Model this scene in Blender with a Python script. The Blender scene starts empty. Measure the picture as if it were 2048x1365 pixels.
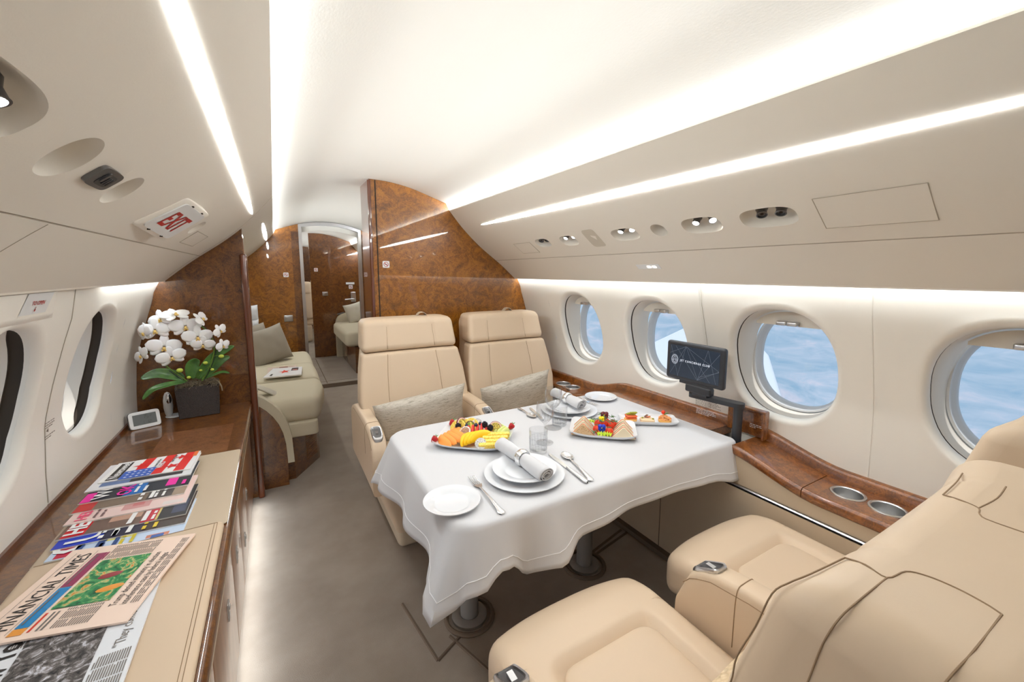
import bpy, bmesh, math, random
import numpy as np
from mathutils import Vector, Matrix, noise as mnoise

sc = bpy.context.scene
col = sc.collection
random.seed(7)
PI = math.pi

# ------------------------------------------------------------------ camera
# cabin axes: x across (left wall < 0), y along the cabin, z up from the carpet; the eye is 1.30 m above the carpet
cam_d = bpy.data.cameras.new('camera')
cam = bpy.data.objects.new('camera', cam_d)
col.objects.link(cam)
sc.camera = cam
RX = Vector((0.86789, 0.061992, -0.492873)); RY = Vector((-0.496756, 0.108307, -0.861106)); RZ = Vector((0.0, 0.992183, 0.124794))
cam.matrix_world = Matrix(((RX.x, RX.y, RX.z, 0), (RY.x, RY.y, RY.z, 0), (RZ.x, RZ.y, RZ.z, 1.30), (0, 0, 0, 1)))
cam_d.sensor_width = 36.0
cam_d.lens = 826.859 / 2048 * 36.0
cam_d.shift_y = -33.5 / 2048
cam_d.clip_start = 0.02
cam_d.clip_end = 4000
sc.view_settings.view_transform = 'Standard'
sc.view_settings.look = 'None'
sc.view_settings.gamma = 1.0
sc.view_settings.use_curve_mapping = False
sc.view_settings.exposure = 1.12
sc.cycles.max_bounces = 12
sc.cycles.diffuse_bounces = 6
sc.cycles.glossy_bounces = 5
sc.cycles.transmission_bounces = 10
sc.cycles.transparent_max_bounces = 16
sc.cycles.sample_clamp_indirect = 4.0
sc.cycles.caustics_reflective = False
sc.cycles.caustics_refractive = False


def lin(c):
    return tuple((v / 12.92 if v <= 0.04045 else ((v + 0.055) / 1.055) ** 2.4) for v in c)


def C8(r, g, b):
    return (*lin((r / 255, g / 255, b / 255)), 1.0)


# ------------------------------------------------------------------ daylight: hazy blue land far below, seen through the windows
world = bpy.data.worlds.new('daylight')
sc.world = world
world.use_nodes = True
wn = world.node_tree.nodes; wl = world.node_tree.links
wn.clear()
w_out = wn.new('ShaderNodeOutputWorld'); w_bg = wn.new('ShaderNodeBackground')
w_tc = wn.new('ShaderNodeTexCoord'); w_map = wn.new('ShaderNodeMapping')
w_map.inputs['Scale'].default_value = (5.0, 5.0, 16.0)
w_n = wn.new('ShaderNodeTexNoise'); w_n.inputs['Scale'].default_value = 2.2; w_n.inputs['Detail'].default_value = 9
w_n.inputs['Roughness'].default_value = 0.62; w_n.inputs['Distortion'].default_value = 1.2
w_r = wn.new('ShaderNodeValToRGB')
for e in list(w_r.color_ramp.elements)[1:]:
    w_r.color_ramp.elements.remove(e)
w_r.color_ramp.elements[0].position = 0.32; w_r.color_ramp.elements[0].color = C8(150, 186, 216)
for p_, c_ in ((0.45, C8(168, 196, 222)), (0.55, C8(180, 203, 228)), (0.68, C8(205, 212, 232))):
    w_r.color_ramp.elements.new(p_).color = c_
w_sep = wn.new('ShaderNodeSeparateXYZ'); w_zr = wn.new('ShaderNodeMapRange')
w_zr.inputs['From Min'].default_value = -0.05; w_zr.inputs['From Max'].default_value = 0.12
w_mix = wn.new('ShaderNodeMix'); w_mix.data_type = 'RGBA'; w_mix.inputs['B'].default_value = C8(200, 220, 240)
wl.new(w_tc.outputs['Generated'], w_map.inputs['Vector']); wl.new(w_map.outputs[0], w_n.inputs['Vector'])
wl.new(w_n.outputs['Fac'], w_r.inputs['Fac']); wl.new(w_tc.outputs['Generated'], w_sep.inputs[0])
wl.new(w_sep.outputs['Z'], w_zr.inputs['Value']); wl.new(w_zr.outputs[0], w_mix.inputs['Factor'])
wl.new(w_r.outputs['Color'], w_mix.inputs['A']); wl.new(w_mix.outputs['Result'], w_bg.inputs['Color'])
w_bg.inputs['Strength'].default_value = 0.47
wl.new(w_bg.outputs[0], w_out.inputs['Surface'])

CX = 0.53                       # cabin centreline
Y0, Y1 = -1.9, 10.2             # rear and front ends of the cabin shell


def area_light(name, loc, size, rot_m, power, color=(0.90, 0.96, 1.0)):
    d = bpy.data.lights.new(name, 'AREA'); d.shape = 'RECTANGLE'
    d.size, d.size_y = size; d.energy = power; d.color = color
    o = bpy.data.objects.new(name, d); col.objects.link(o)
    o.matrix_world = Matrix.Translation(loc) @ rot_m.to_4x4()
    return o


def aim(direction, along=Vector((0, 1, 0))):
    """area light orientation: shines along `direction`, its width axis runs along `along`"""
    z = -Vector(direction).normalized(); x = along.normalized(); y = z.cross(x).normalized(); x = y.cross(z)
    return Matrix((x, y, z)).transposed()


# the cabin's own lamps: two ceiling coves, two wall-wash strips under the side panels, floor strips
for s_ in (-1, 1):
    area_light('cove_light', (CX + s_ * 0.577, 4.7, 1.702), (10.6, 0.022), aim((-s_ * 0.97, 0, 0.25)), 25)
area_light('wall_wash_light', (CX + 1.031, 4.0, 1.290), (12.0, 0.018), aim((0.12, 0, -1)), 9)
area_light('wall_wash_light', (CX - 1.031, 5.95, 1.290), (8.0, 0.018), aim((-0.12, 0, -1)), 9 * 0.67)
sun_d = bpy.data.lights.new('sun', 'SUN'); sun_d.energy = 1.2; sun_d.angle = 0.01; sun_d.color = (1, 0.98, 0.95)
sun_o = bpy.data.objects.new('sun', sun_d); col.objects.link(sun_o)
sun_o.matrix_world = aim((0.03, 0.10, -1)).to_4x4()
for ya, yb in ((-1.8, 2.6),):
    area_light('floor_strip_light', (-0.178, (ya + yb) / 2, 0.055), (yb - ya, 0.02), aim((0.8, 0, -0.5)), 3)


# ------------------------------------------------------------------ materials (all procedural)
def mat(name, base, rough=0.5, metal=0.0, spec=0.5, coat=0.0, coat_r=0.03, emis=None, es=0.0, sheen=0.0, sss=0.0):
    m = bpy.data.materials.new(name); m.use_nodes = True
    b = m.node_tree.nodes['Principled BSDF']
    b.inputs['Base Color'].default_value = base; b.inputs['Roughness'].default_value = rough
    b.inputs['Metallic'].default_value = metal; b.inputs['Specular IOR Level'].default_value = spec
    b.inputs['Coat Weight'].default_value = coat; b.inputs['Coat Roughness'].default_value = coat_r
    b.inputs['Sheen Weight'].default_value = sheen
    if sss:
        b.inputs['Subsurface Weight'].default_value = sss; b.inputs['Subsurface Radius'].default_value = (0.01, 0.008, 0.006)
    if emis:
        b.inputs['Emission Color'].default_value = emis; b.inputs['Emission Strength'].default_value = es
    return m


def nodes_of(m):
    return m.node_tree.nodes, m.node_tree.links, m.node_tree.nodes['Principled BSDF']


def tex(m, kind, scale, detail=4, rough=0.55, dist=0.0, mscale=(1, 1, 1), rot=(0, 0, 0)):
    n, l, b = nodes_of(m)
    tc = n.new('ShaderNodeTexCoord'); mp = n.new('ShaderNodeMapping')
    mp.inputs['Scale'].default_value = mscale; mp.inputs['Rotation'].default_value = rot
    l.new(tc.outputs['Object'], mp.inputs['Vector'])
    if kind == 'noise':
        t = n.new('ShaderNodeTexNoise'); t.inputs['Detail'].default_value = detail
        t.inputs['Roughness'].default_value = rough; t.inputs['Distortion'].default_value = dist; out = t.outputs['Fac']
    elif kind == 'wave':
        t = n.new('ShaderNodeTexWave'); t.inputs['Distortion'].default_value = dist; t.inputs['Detail'].default_value = detail; out = t.outputs['Fac']
    else:
        t = n.new('ShaderNodeTexVoronoi'); out = t.outputs['Distance']
    t.inputs['Scale'].default_value = scale
    l.new(mp.outputs[0], t.inputs['Vector'])
    return t, out, mp


def ramp(m, src, stops, to=None):
    n, l, b = nodes_of(m)
    r = n.new('ShaderNodeValToRGB'); cr = r.color_ramp
    while len(cr.elements) > 1:
        cr.elements.remove(cr.elements[0])
    cr.elements[0].position, cr.elements[0].color = stops[0]
    for p, c in stops[1:]:
        cr.elements.new(p).color = c
    l.new(src, r.inputs['Fac'])
    l.new(r.outputs['Color'], to or b.inputs['Base Color'])
    return r


def bump(m, src, strength=0.2, dist=0.002):
    n, l, b = nodes_of(m)
    bp = n.new('ShaderNodeBump'); bp.inputs['Strength'].default_value = strength; bp.inputs['Distance'].default_value = dist
    l.new(src, bp.inputs['Height']); l.new(bp.outputs['Normal'], b.inputs['Normal'])
    return bp


M = {}
M['wall'] = mat('wall_leather', C8(240, 237, 230), 0.62, spec=0.3)
t, o, _ = tex(M['wall'], 'noise', 260, 3); bump(M['wall'], o, 0.10, 0.001)
M['panel'] = mat('side_panel', C8(226, 220, 210), 0.55, spec=0.35)
t, o, _ = tex(M['panel'], 'noise', 300, 3); bump(M['panel'], o, 0.10, 0.001)
M['ceil'] = mat('ceiling_leather', C8(238, 235, 228), 0.65, spec=0.25)
t, o, _ = tex(M['ceil'], 'noise', 200, 3, mscale=(1, 0.5, 1)); bump(M['ceil'], o, 0.12, 0.0015)
M['leather'] = mat('tan_leather', C8(208, 186, 160), 0.46, spec=0.4)
t, o, _ = tex(M['leather'], 'noise', 420, 3); bump(M['leather'], o, 0.08, 0.0008)
M['leather_dk'] = mat('stitched_seam', C8(146, 120, 92), 0.7)
M['leather2'] = mat('panel_leather', C8(192, 175, 152), 0.5, spec=0.35)
t, o, _ = tex(M['leather2'], 'noise', 400, 3); bump(M['leather2'], o, 0.08, 0.0008)
M['sofa'] = mat('sofa_fabric', C8(201, 192, 169), 0.75, spec=0.2)
t, o, _ = tex(M['sofa'], 'noise', 500, 2, mscale=(1, 3, 1)); bump(M['sofa'], o, 0.15, 0.001)
M['cushion_grey'] = mat('velvet_cushion', C8(150, 141, 127), 0.8, sheen=0.1)
M['white_pillow'] = mat('pale_pillow', C8(214, 216, 220), 0.8)
M['carpet'] = mat('carpet', C8(150, 137, 124), 0.95, spec=0.1, sheen=0.3)
t, o, _ = tex(M['carpet'], 'noise', 3.2, 5, 0.6); ramp(M['carpet'], o, [(0.35, C8(140, 127, 114)), (0.65, C8(158, 146, 133))])
t, o, _ = tex(M['carpet'], 'noise', 600, 2); bump(M['carpet'], o, 0.5, 0.003)
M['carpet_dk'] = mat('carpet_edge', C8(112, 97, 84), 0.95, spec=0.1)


def burl(name, dark, mid, light, scale=5.0, coat=1.0):
    m = mat(name, mid, 0.35, spec=0.5, coat=coat, coat_r=0.02)
    n, l, b = nodes_of(m)
    t1, o1, mp = tex(m, 'noise', scale, 8, 0.62, 2.4)
    t2, o2, _ = tex(m, 'noise', scale * 5.0, 6, 0.7, 3.0)
    mx = n.new('ShaderNodeMath'); mx.operation = 'MULTIPLY_ADD'; mx.inputs[1].default_value = 0.55; mx.inputs[2].default_value = 0.0
    l.new(o2, mx.inputs[0])
    ad = n.new('ShaderNodeMath'); ad.operation = 'MULTIPLY_ADD'; ad.inputs[1].default_value = 0.5
    l.new(o1, ad.inputs[0]); l.new(mx.outputs[0], ad.inputs[2])
    ramp(m, ad.outputs[0], [(0.38, dark), (0.50, mid), (0.62, light), (0.72, mid)])
    return m


M['burl'] = burl('burl_veneer', C8(88, 48, 8), C8(128, 76, 14), C8(164, 104, 26), 11)
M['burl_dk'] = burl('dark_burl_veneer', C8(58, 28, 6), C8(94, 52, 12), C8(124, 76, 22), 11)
M['burl_ledge'] = burl('ledge_burl_veneer', C8(76, 38, 10), C8(114, 62, 18), C8(150, 90, 34), 9)
M['burl_grain'] = burl('grained_veneer', C8(84, 46, 24), C8(124, 78, 46), C8(146, 98, 62), 9)
M['burl_edge'] = mat('veneer_edge', C8(96, 48, 24), 0.25, coat=1.0)
M['wood_face'] = mat('cabinet_veneer', C8(150, 104, 66), 0.3, coat=0.5)
t, o, _ = tex(M['wood_face'], 'noise', 8, 5, 0.5, 0.5, (1, 4, 0.6)); ramp(M['wood_face'], o, [(0.3, C8(138, 92, 56)), (0.7, C8(166, 118, 78))])
M['metal'] = mat('brushed_metal', C8(208, 208, 210), 0.28, 1.0)
M['chrome'] = mat('chrome', C8(228, 228, 230), 0.07, 1.0)
M['silver'] = mat('polished_silver', C8(240, 240, 240), 0.22, 0.85)
M['dkmetal'] = mat('dark_metal', C8(120, 120, 122), 0.35, 0.9)
M['leg'] = mat('table_leg_grey', C8(142, 138, 134), 0.4, 0.2)
M['black'] = mat('black_plastic', C8(44, 46, 52), 0.35)
M['gap'] = mat('shadow_gap', C8(52, 42, 34), 0.9)
M['seam'] = mat('panel_seam', C8(176, 167, 152), 0.8)
M['gasket'] = mat('window_gasket', C8(206, 208, 210), 0.4)
M['shade'] = mat('window_shade_cloth', C8(70, 60, 50), 0.9)
M['linen'] = mat('white_linen', C8(204, 204, 207), 0.8, spec=0.15, sheen=0.2)
M['hem'] = mat('linen_hem', C8(232, 232, 234), 0.8)
M['china'] = mat('white_china', C8(222, 224, 228), 0.12, coat=0.4)
M['white'] = mat('white_plastic', C8(228, 230, 232), 0.35)
M['lamp'] = mat('lit_strip', (1, 1, 1, 1), 0.5, emis=(0.92, 0.97, 1.0, 1), es=23.0)
M['led'] = mat('lit_lens', (1, 1, 1, 1), 0.5, emis=(1.0, 0.97, 0.92, 1), es=14.0)
M['red'] = mat('sign_red', C8(170, 30, 24), 0.5)
M['ink'] = mat('black_ink', C8(40, 36, 34), 0.6)
M['inkg'] = mat('grey_ink', C8(120, 112, 106), 0.7)
M['frost'] = mat('sign_lens', C8(222, 222, 222), 0.35)
M['wing'] = mat('wing_paint', C8(206, 212, 220), 0.35)
M['steel'] = mat('cup_steel', C8(214, 214, 214), 0.3, 1.0)

# woven cushions
M['weave'] = mat('woven_cushion', C8(186, 176, 158), 0.85, spec=0.15)
t, o, _ = tex(M['weave'], 'noise', 60, 5, 0.7, 0.5, (0.45, 1.0, 3.4)); ramp(M['weave'], o, [(0.36, C8(158, 149, 136)), (0.46, C8(188, 180, 167)), (0.7, C8(204, 197, 186))])
t, o, _ = tex(M['weave'], 'noise', 190, 2, 0.5, 0, (0.5, 1, 1.6)); bump(M['weave'], o, 0.7, 0.004)
M['knit'] = mat('knit_cushion', C8(226, 205, 172), 0.9, spec=0.1)
t, o, _ = tex(M['knit'], 'voronoi', 85, mscale=(1, 1, 1.7)); bump(M['knit'], o, 0.9, 0.006)
ramp(M['knit'], o, [(0.0, C8(232, 212, 180)), (0.6, C8(214, 190, 156))])


def glass_mat(name, tint=(1, 1, 1, 1), rough=0.0, ior=1.45):
    m = bpy.data.materials.new(name); m.use_nodes = True
    n = m.node_tree.nodes; l = m.node_tree.links; n.clear()
    o = n.new('ShaderNodeOutputMaterial'); tr = n.new('ShaderNodeBsdfTransparent'); gl = n.new('ShaderNodeBsdfGlossy')
    tr.inputs['Color'].default_value = tint; gl.inputs['Roughness'].default_value = rough
    lw = n.new('ShaderNodeLayerWeight'); lw.inputs['Blend'].default_value = 0.5
    pw = n.new('ShaderNodeMath'); pw.operation = 'POWER'; pw.inputs[1].default_value = 3.2
    l.new(lw.outputs['Facing'], pw.inputs[0])
    fr = n.new('ShaderNodeMath'); fr.operation = 'MULTIPLY_ADD'; fr.inputs[1].default_value = 0.55; fr.inputs[2].default_value = ((ior - 1) / (ior + 1)) ** 2
    l.new(pw.outputs[0], fr.inputs[0])
    mx = n.new('ShaderNodeMixShader')
    l.new(fr.outputs[0], mx.inputs['Fac']); l.new(tr.outputs[0], mx.inputs[1]); l.new(gl.outputs[0], mx.inputs[2])
    l.new(mx.outputs[0], o.inputs['Surface'])
    return m


M['pane'] = glass_mat('window_pane', (0.97, 0.985, 1, 1))
M['crystal'] = glass_mat('cut_crystal', (0.955, 0.96, 0.965, 1), 0.02, 1.6)


# ------------------------------------------------------------------ mesh building
class MB:
    def __init__(self):
        self.v = []; self.f = []; self.m = []

    def add(self, vs, fs, mi=0):
        o = len(self.v); self.v += [tuple(p) for p in vs]
        for f in fs:
            self.f.append(tuple(i + o for i in f)); self.m.append(mi)
        return self

    def box(self, c, s, mi=0, rot=None):
        hx, hy, hz = s[0] / 2, s[1] / 2, s[2] / 2
        vs = [Vector((x, y, z)) for x in (-hx, hx) for y in (-hy, hy) for z in (-hz, hz)]
        if rot is not None:
            vs = [rot @ p for p in vs]
        c = Vector(c)
        return self.add([p + c for p in vs], [(0, 1, 3, 2), (4, 6, 7, 5), (0, 4, 5, 1), (2, 3, 7, 6), (0, 2, 6, 4), (1, 5, 7, 3)], mi)

    def rbox(self, c, s, r, n=6, mi=0, warp=None, rot=None, puff=0.0):
        """rounded box: centre, size, corner radius (number or per-axis triple), n grid cells a side"""
        h = Vector(s) / 2
        rr = Vector((r, r, r)) if not hasattr(r, '__len__') else Vector(r)
        c = Vector(c)

        def axis(hh, ra):
            k = 4
            a = [-hh + ra * (1 - math.cos(PI / 2 * i / k)) for i in range(k + 1)]
            mid = [-hh + ra + (2 * (hh - ra)) * i / n for i in range(1, n)]
            b = [-x for x in reversed(a)]
            return a + mid + b
        ax = [axis(h[i], min(rr[i], h[i] * 0.999)) for i in range(3)]
        idx = {}
        vs = []

        def vid(i, j, k):
            key = (i, j, k)
            if key in idx:
                return idx[key]
            p = Vector((ax[0][i], ax[1][j], ax[2][k]))
            q = Vector([max(-(h[a] - rr[a]), min(h[a] - rr[a], p[a])) for a in range(3)])
            d = p - q
            u = Vector([d[a] / rr[a] if rr[a] > 0 else 0 for a in range(3)])
            if u.length > 1e-9:
                m_ = max(abs(u.x), abs(u.y), abs(u.z))
                u = u.normalized() * (1.0 if m_ > 0 else 0)
                p = q + Vector([u[a] * rr[a] for a in range(3)])
            if puff:
                e = [1 - (abs(ax[a][(i, j, k)[a]]) / h[a]) ** 2 for a in range(3)]
                for a in range(3):
                    b_, c_ = (a + 1) % 3, (a + 2) % 3
                    if (i, j, k)[a] in (0, len(ax[a]) - 1):
                        p[a] += math.copysign(puff * e[b_] * e[c_], p[a])
            if rot is not None:
                p = rot @ p
            p = p + c
            if warp:
                p = Vector(warp(p))
            idx[key] = len(vs); vs.append(p)
            return idx[key]
        fs = []
        N = [len(a) - 1 for a in ax]
        for i in range(N[0]):
            for j in range(N[1]):
                fs.append((vid(i, j, 0), vid(i, j + 1, 0), vid(i + 1, j + 1, 0), vid(i + 1, j, 0)))
                fs.append((vid(i, j, N[2]), vid(i + 1, j, N[2]), vid(i + 1, j + 1, N[2]), vid(i, j + 1, N[2])))
        for i in range(N[0]):
            for k in range(N[2]):
                fs.append((vid(i, 0, k), vid(i + 1, 0, k), vid(i + 1, 0, k + 1), vid(i, 0, k + 1)))
                fs.append((vid(i, N[1], k), vid(i, N[1], k + 1), vid(i + 1, N[1], k + 1), vid(i + 1, N[1], k)))
        for j in range(N[1]):
            for k in range(N[2]):
                fs.append((vid(0, j, k), vid(0, j, k + 1), vid(0, j + 1, k + 1), vid(0, j + 1, k)))
                fs.append((vid(N[0], j, k), vid(N[0], j + 1, k), vid(N[0], j + 1, k + 1), vid(N[0], j, k + 1)))
        return self.add(vs, fs, mi)

    def tube(self, pts, r, seg=8, mi=0, closed=False, cap=True):
        pts = [Vector(p) for p in pts]
        n = len(pts); rings = []
        rad = r if hasattr(r, '__len__') else [r] * n
        prev = None
        for i, p in enumerate(pts):
            if closed:
                d = pts[(i + 1) % n] - pts[i - 1]
            else:
                d = pts[min(i + 1, n - 1)] - pts[max(i - 1, 0)]
            d = d.normalized() if d.length > 1e-9 else Vector((0, 0, 1))
            if prev is None:
                up = Vector((0, 0, 1)) if abs(d.z) < 0.9 else Vector((1, 0, 0))
                a = d.cross(up).normalized()
            else:
                a = (prev - d * prev.dot(d)).normalized()
            prev = a; b = d.cross(a)
            rings.append([p + (a * math.cos(2 * PI * k / seg) + b * math.sin(2 * PI * k / seg)) * rad[i] for k in range(seg)])
        vs = [q for rg in rings for q in rg]; fs = []
        m_ = n if closed else n - 1
        for i in range(m_):
            for k in range(seg):
                a0 = i * seg + k; a1 = i * seg + (k + 1) % seg
                b0 = ((i + 1) % n) * seg + k; b1 = ((i + 1) % n) * seg + (k + 1) % seg
                fs.append((a0, a1, b1, b0))
        if cap and not closed:
            fs.append(tuple(range(seg - 1, -1, -1))); fs.append(tuple((n - 1) * seg + k for k in range(seg)))
        return self.add(vs, fs, mi)

    def lathe(self, prof, c=(0, 0, 0), seg=32, mi=0, rot=None, warp=None):
        c = Vector(c); vs = []; fs = []; n = len(prof)
        for (r, z) in prof:
            for k in range(seg):
                a = 2 * PI * k / seg
                p = Vector((r * math.cos(a), r * math.sin(a), z))
                if warp:
                    p = Vector(warp(p, a))
                if rot is not None:
                    p = rot @ p
                vs.append(p + c)
        for i in range(n - 1):
            for k in range(seg):
                fs.append((i * seg + k, i * seg + (k + 1) % seg, (i + 1) * seg + (k + 1) % seg, (i + 1) * seg + k))
        if prof[0][0] > 1e-6:
            pass
        return self.add(vs, fs, mi)

    def prism(self, poly, h, fn, mi=0, sides=None):
        """poly: 2-d outline; fn(u, v, w) -> point; extruded w from 0 to h"""
        n = len(poly)
        vs = [fn(u, v, 0) for u, v in poly] + [fn(u, v, h) for u, v in poly]
        self.add(vs, [tuple(range(n - 1, -1, -1)), tuple(range(n, 2 * n))], mi)
        return self.add(vs, [(i, (i + 1) % n, n + (i + 1) % n, n + i) for i in range(n)], mi if sides is None else sides)

    def grid(self, nu, nv, fn, mi=0, closed_u=False, flip=False):
        vs = [fn(i / nu, j / nv) for i in range(nu + (0 if closed_u else 1)) for j in range(nv + 1)]
        fs = []
        cu = nu if closed_u else nu + 1
        for i in range(nu):
            for j in range(nv):
                a = i * (nv + 1) + j; b = ((i + 1) % cu) * (nv + 1) + j
                f = (a, b, b + 1, a + 1)
                fs.append(f[::-1] if flip else f)
        return self.add(vs, fs, mi)

    def ball(self, c, r, seg=14, mi=0, rot=None):
        rr = Vector((r, r, r)) if not hasattr(r, '__len__') else Vector(r)
        n = max(5, seg // 2)
        c = Vector(c)

        def fn(u, v):
            a = 2 * PI * u; b = PI * (v - 0.5) * 0.999
            p = Vector((math.cos(b) * math.cos(a) * rr.x, math.cos(b) * math.sin(a) * rr.y, math.sin(b) * rr.z))
            return (rot @ p if rot is not None else p) + c
        return self.grid(seg, n, fn, mi, closed_u=True)

    def poly(self, pts, mi=0):
        return self.add(pts, [tuple(range(len(pts)))], mi)

    def text(self, s, fn, size, mi=0, align='LEFT', bold=0.0, sx=1.0, slant=0.0, space=1.0):
        """flat lettering; fn(u, v) -> point on the printed surface"""
        cu = bpy.data.curves.new('t', 'FONT'); cu.body = s; cu.size = size; cu.align_x = align
        cu.offset = bold; cu.space_character = space; cu.shear = slant; cu.resolution_u = 2
        ob = bpy.data.objects.new('t', cu); col.objects.link(ob)
        dg = bpy.context.evaluated_depsgraph_get(); ev = ob.evaluated_get(dg); me = ev.to_mesh()
        vs = [fn(p.co.x * sx, p.co.y) for p in me.vertices]
        fs = [tuple(p.vertices) for p in me.polygons]
        ev.to_mesh_clear(); bpy.data.objects.remove(ob); bpy.data.curves.remove(cu)
        return self.add(vs, fs, mi)

    def build(self, name, mats, parent=None, angle=35, mods=None, weld=True):
        me = bpy.data.meshes.new(name)
        me.from_pydata(self.v, [], self.f)
        for m in (mats if isinstance(mats, (list, tuple)) else [mats]):
            me.materials.append(M[m] if isinstance(m, str) else m)
        me.polygons.foreach_set('material_index', self.m)
        if weld:
            bm = bmesh.new(); bm.from_mesh(me)
            bmesh.ops.remove_doubles(bm, verts=bm.verts, dist=1e-5)
            bmesh.ops.recalc_face_normals(bm, faces=bm.faces)
            bm.to_mesh(me); bm.free()
        me.shade_smooth()
        me.set_sharp_from_angle(angle=math.radians(angle))
        o = bpy.data.objects.new(name, me); col.objects.link(o)
        if parent is not None:
            o.parent = parent
            o.matrix_parent_inverse = wm(parent).inverted()
        for md in (mods or []):
            k = o.modifiers.new(md[0], md[0])
            for a, b in md[1].items():
                setattr(k, a, b)
        return o


def wm(o):
    b = o.matrix_basis
    return (wm(o.parent) @ o.matrix_parent_inverse @ b) if o.parent else b.copy()


def tag(o, label=None, cat=None, group=None, kind=None):
    if label:
        o['label'] = label
    if cat:
        o['category'] = cat
    if group:
        o['group'] = group
    if kind:
        o['kind'] = kind
    return o


def thing(name, label, cat, loc=(0, 0, 0), group=None, rz=0.0):
    o = bpy.data.objects.new(name, None); col.objects.link(o)
    o.empty_display_size = 0.05
    o.location = loc; o.rotation_euler = (0, 0, rz)
    return tag(o, label, cat, group)


def struct(mb, name, mats, **k):
    return tag(mb.build(name, mats, **k), kind='structure')


def copy_tree(o, parent=None):
    c = o.copy(); col.objects.link(c)
    if parent is not None:
        c.parent = parent; c.matrix_parent_inverse = o.matrix_parent_inverse.copy()
    for ch in [x for x in col.objects if x.parent == o and x != c]:
        copy_tree(ch, c)
    return c


def smooth_path(pts, n=8, closed=False):
    """Catmull-Rom through points"""
    P = [Vector(p) for p in pts]; out = []
    m_ = len(P)
    rng = range(m_) if closed else range(m_ - 1)
    for i in rng:
        p0 = P[i - 1] if (closed or i > 0) else P[0]
        p1 = P[i]; p2 = P[(i + 1) % m_]; p3 = P[(i + 2) % m_] if (closed or i + 2 < m_) else P[-1]
        for k in range(n):
            t_ = k / n
            out.append(0.5 * ((2 * p1) + (p2 - p0) * t_ + (2 * p0 - 5 * p1 + 4 * p2 - p3) * t_ ** 2 + (3 * p1 - p0 - 3 * p2 + p3) * t_ ** 3))
    if not closed:
        out.append(P[-1])
    return out


def sstep(a, b, x):
    t_ = max(0.0, min(1.0, (x - a) / (b - a)))
    return t_ * t_ * (3 - 2 * t_)


def interp(tab, x):
    if x <= tab[0][0]:
        return tab[0][1]
    for (a, fa), (b, fb) in zip(tab[:-1], tab[1:]):
        if x <= b:
            return fa + (fb - fa) * (x - a) / (b - a)
    return tab[-1][1]


def interp_s(tab, x):
    if x <= tab[0][0]:
        return tab[0][1]
    for (a, fa), (b, fb) in zip(tab[:-1], tab[1:]):
        if x <= b:
            return fa + (fb - fa) * sstep(a, b, x)
    return tab[-1][1]

# ------------------------------------------------------------------ the cabin shell
# half-width / height (above carpet) of the cross-section
DOME = [(0.0, 1.857), (0.10, 1.853), (0.19, 1.840), (0.27, 1.822), (0.35, 1.797), (0.43, 1.770), (0.51, 1.744), (0.58, 1.718), (0.64, 1.690)]
BINP = [(0.51, 1.705), (0.605, 1.594), (0.734, 1.475), (0.89, 1.358), (1.008, 1.258)]
WALLH = [(0.0, 1.02), (0.2, 1.10), (0.42, 1.165), (0.55, 1.175), (0.70, 1.168), (0.85, 1.155), (0.96, 1.128), (1.09, 1.09), (1.16, 1.067), (1.26, 1.048), (1.34, 1.046)]


def wall_half(z):
    return interp(WALLH, z)


# smooth bin profile sampled by arc length
_bp = smooth_path([(a, b, 0) for a, b in BINP], 8)
BIN_L = [0.0]
for a, b in zip(_bp[:-1], _bp[1:]):
    BIN_L.append(BIN_L[-1] + (b - a).length)
_lin = [0.0]
for (a, b), (c, d) in zip(BINP[:-1], BINP[1:]):
    _lin.append(_lin[-1] + math.hypot(c - a, d - b))
SK = BIN_L[-1] / _lin[-1]


def bin_pt(y, s, side, out=0.0):
    """point on the side panel; s = distance down from the cove ridge; out = recess depth away from the cabin"""
    s = s * SK
    s2 = max(0.0, min(BIN_L[-1], s)); i = 0
    while i < len(BIN_L) - 2 and BIN_L[i + 1] < s2:
        i += 1
    t_ = (s - BIN_L[i]) / (BIN_L[i + 1] - BIN_L[i])
    p = _bp[i].lerp(_bp[i + 1], t_); d = (_bp[i + 1] - _bp[i]).normalized()
    nrm = Vector((-d.y, d.x, 0))       # away from the cabin: outward and up
    if nrm.x < 0:
        nrm = -nrm
    q = p + nrm * out
    return Vector((CX + side * q.x, y, q.y))


def wall_pt(y, z, side, out=0.0):
    h = wall_half(z)
    return Vector((CX + side * (h + out), y, z))


def rrect_pts(a, b, r, n=48):
    """rounded-rectangle outline of half sizes a, b, by angle"""
    out = []
    for k in range(n):
        t_ = 2 * PI * (k + 0.5) / n
        c_, s_ = math.cos(t_), math.sin(t_)
        e = 2.0 / r
        out.append((a * math.copysign(abs(c_) ** e, c_), b * math.copysign(abs(s_) ** e, s_)))
    return out


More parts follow.
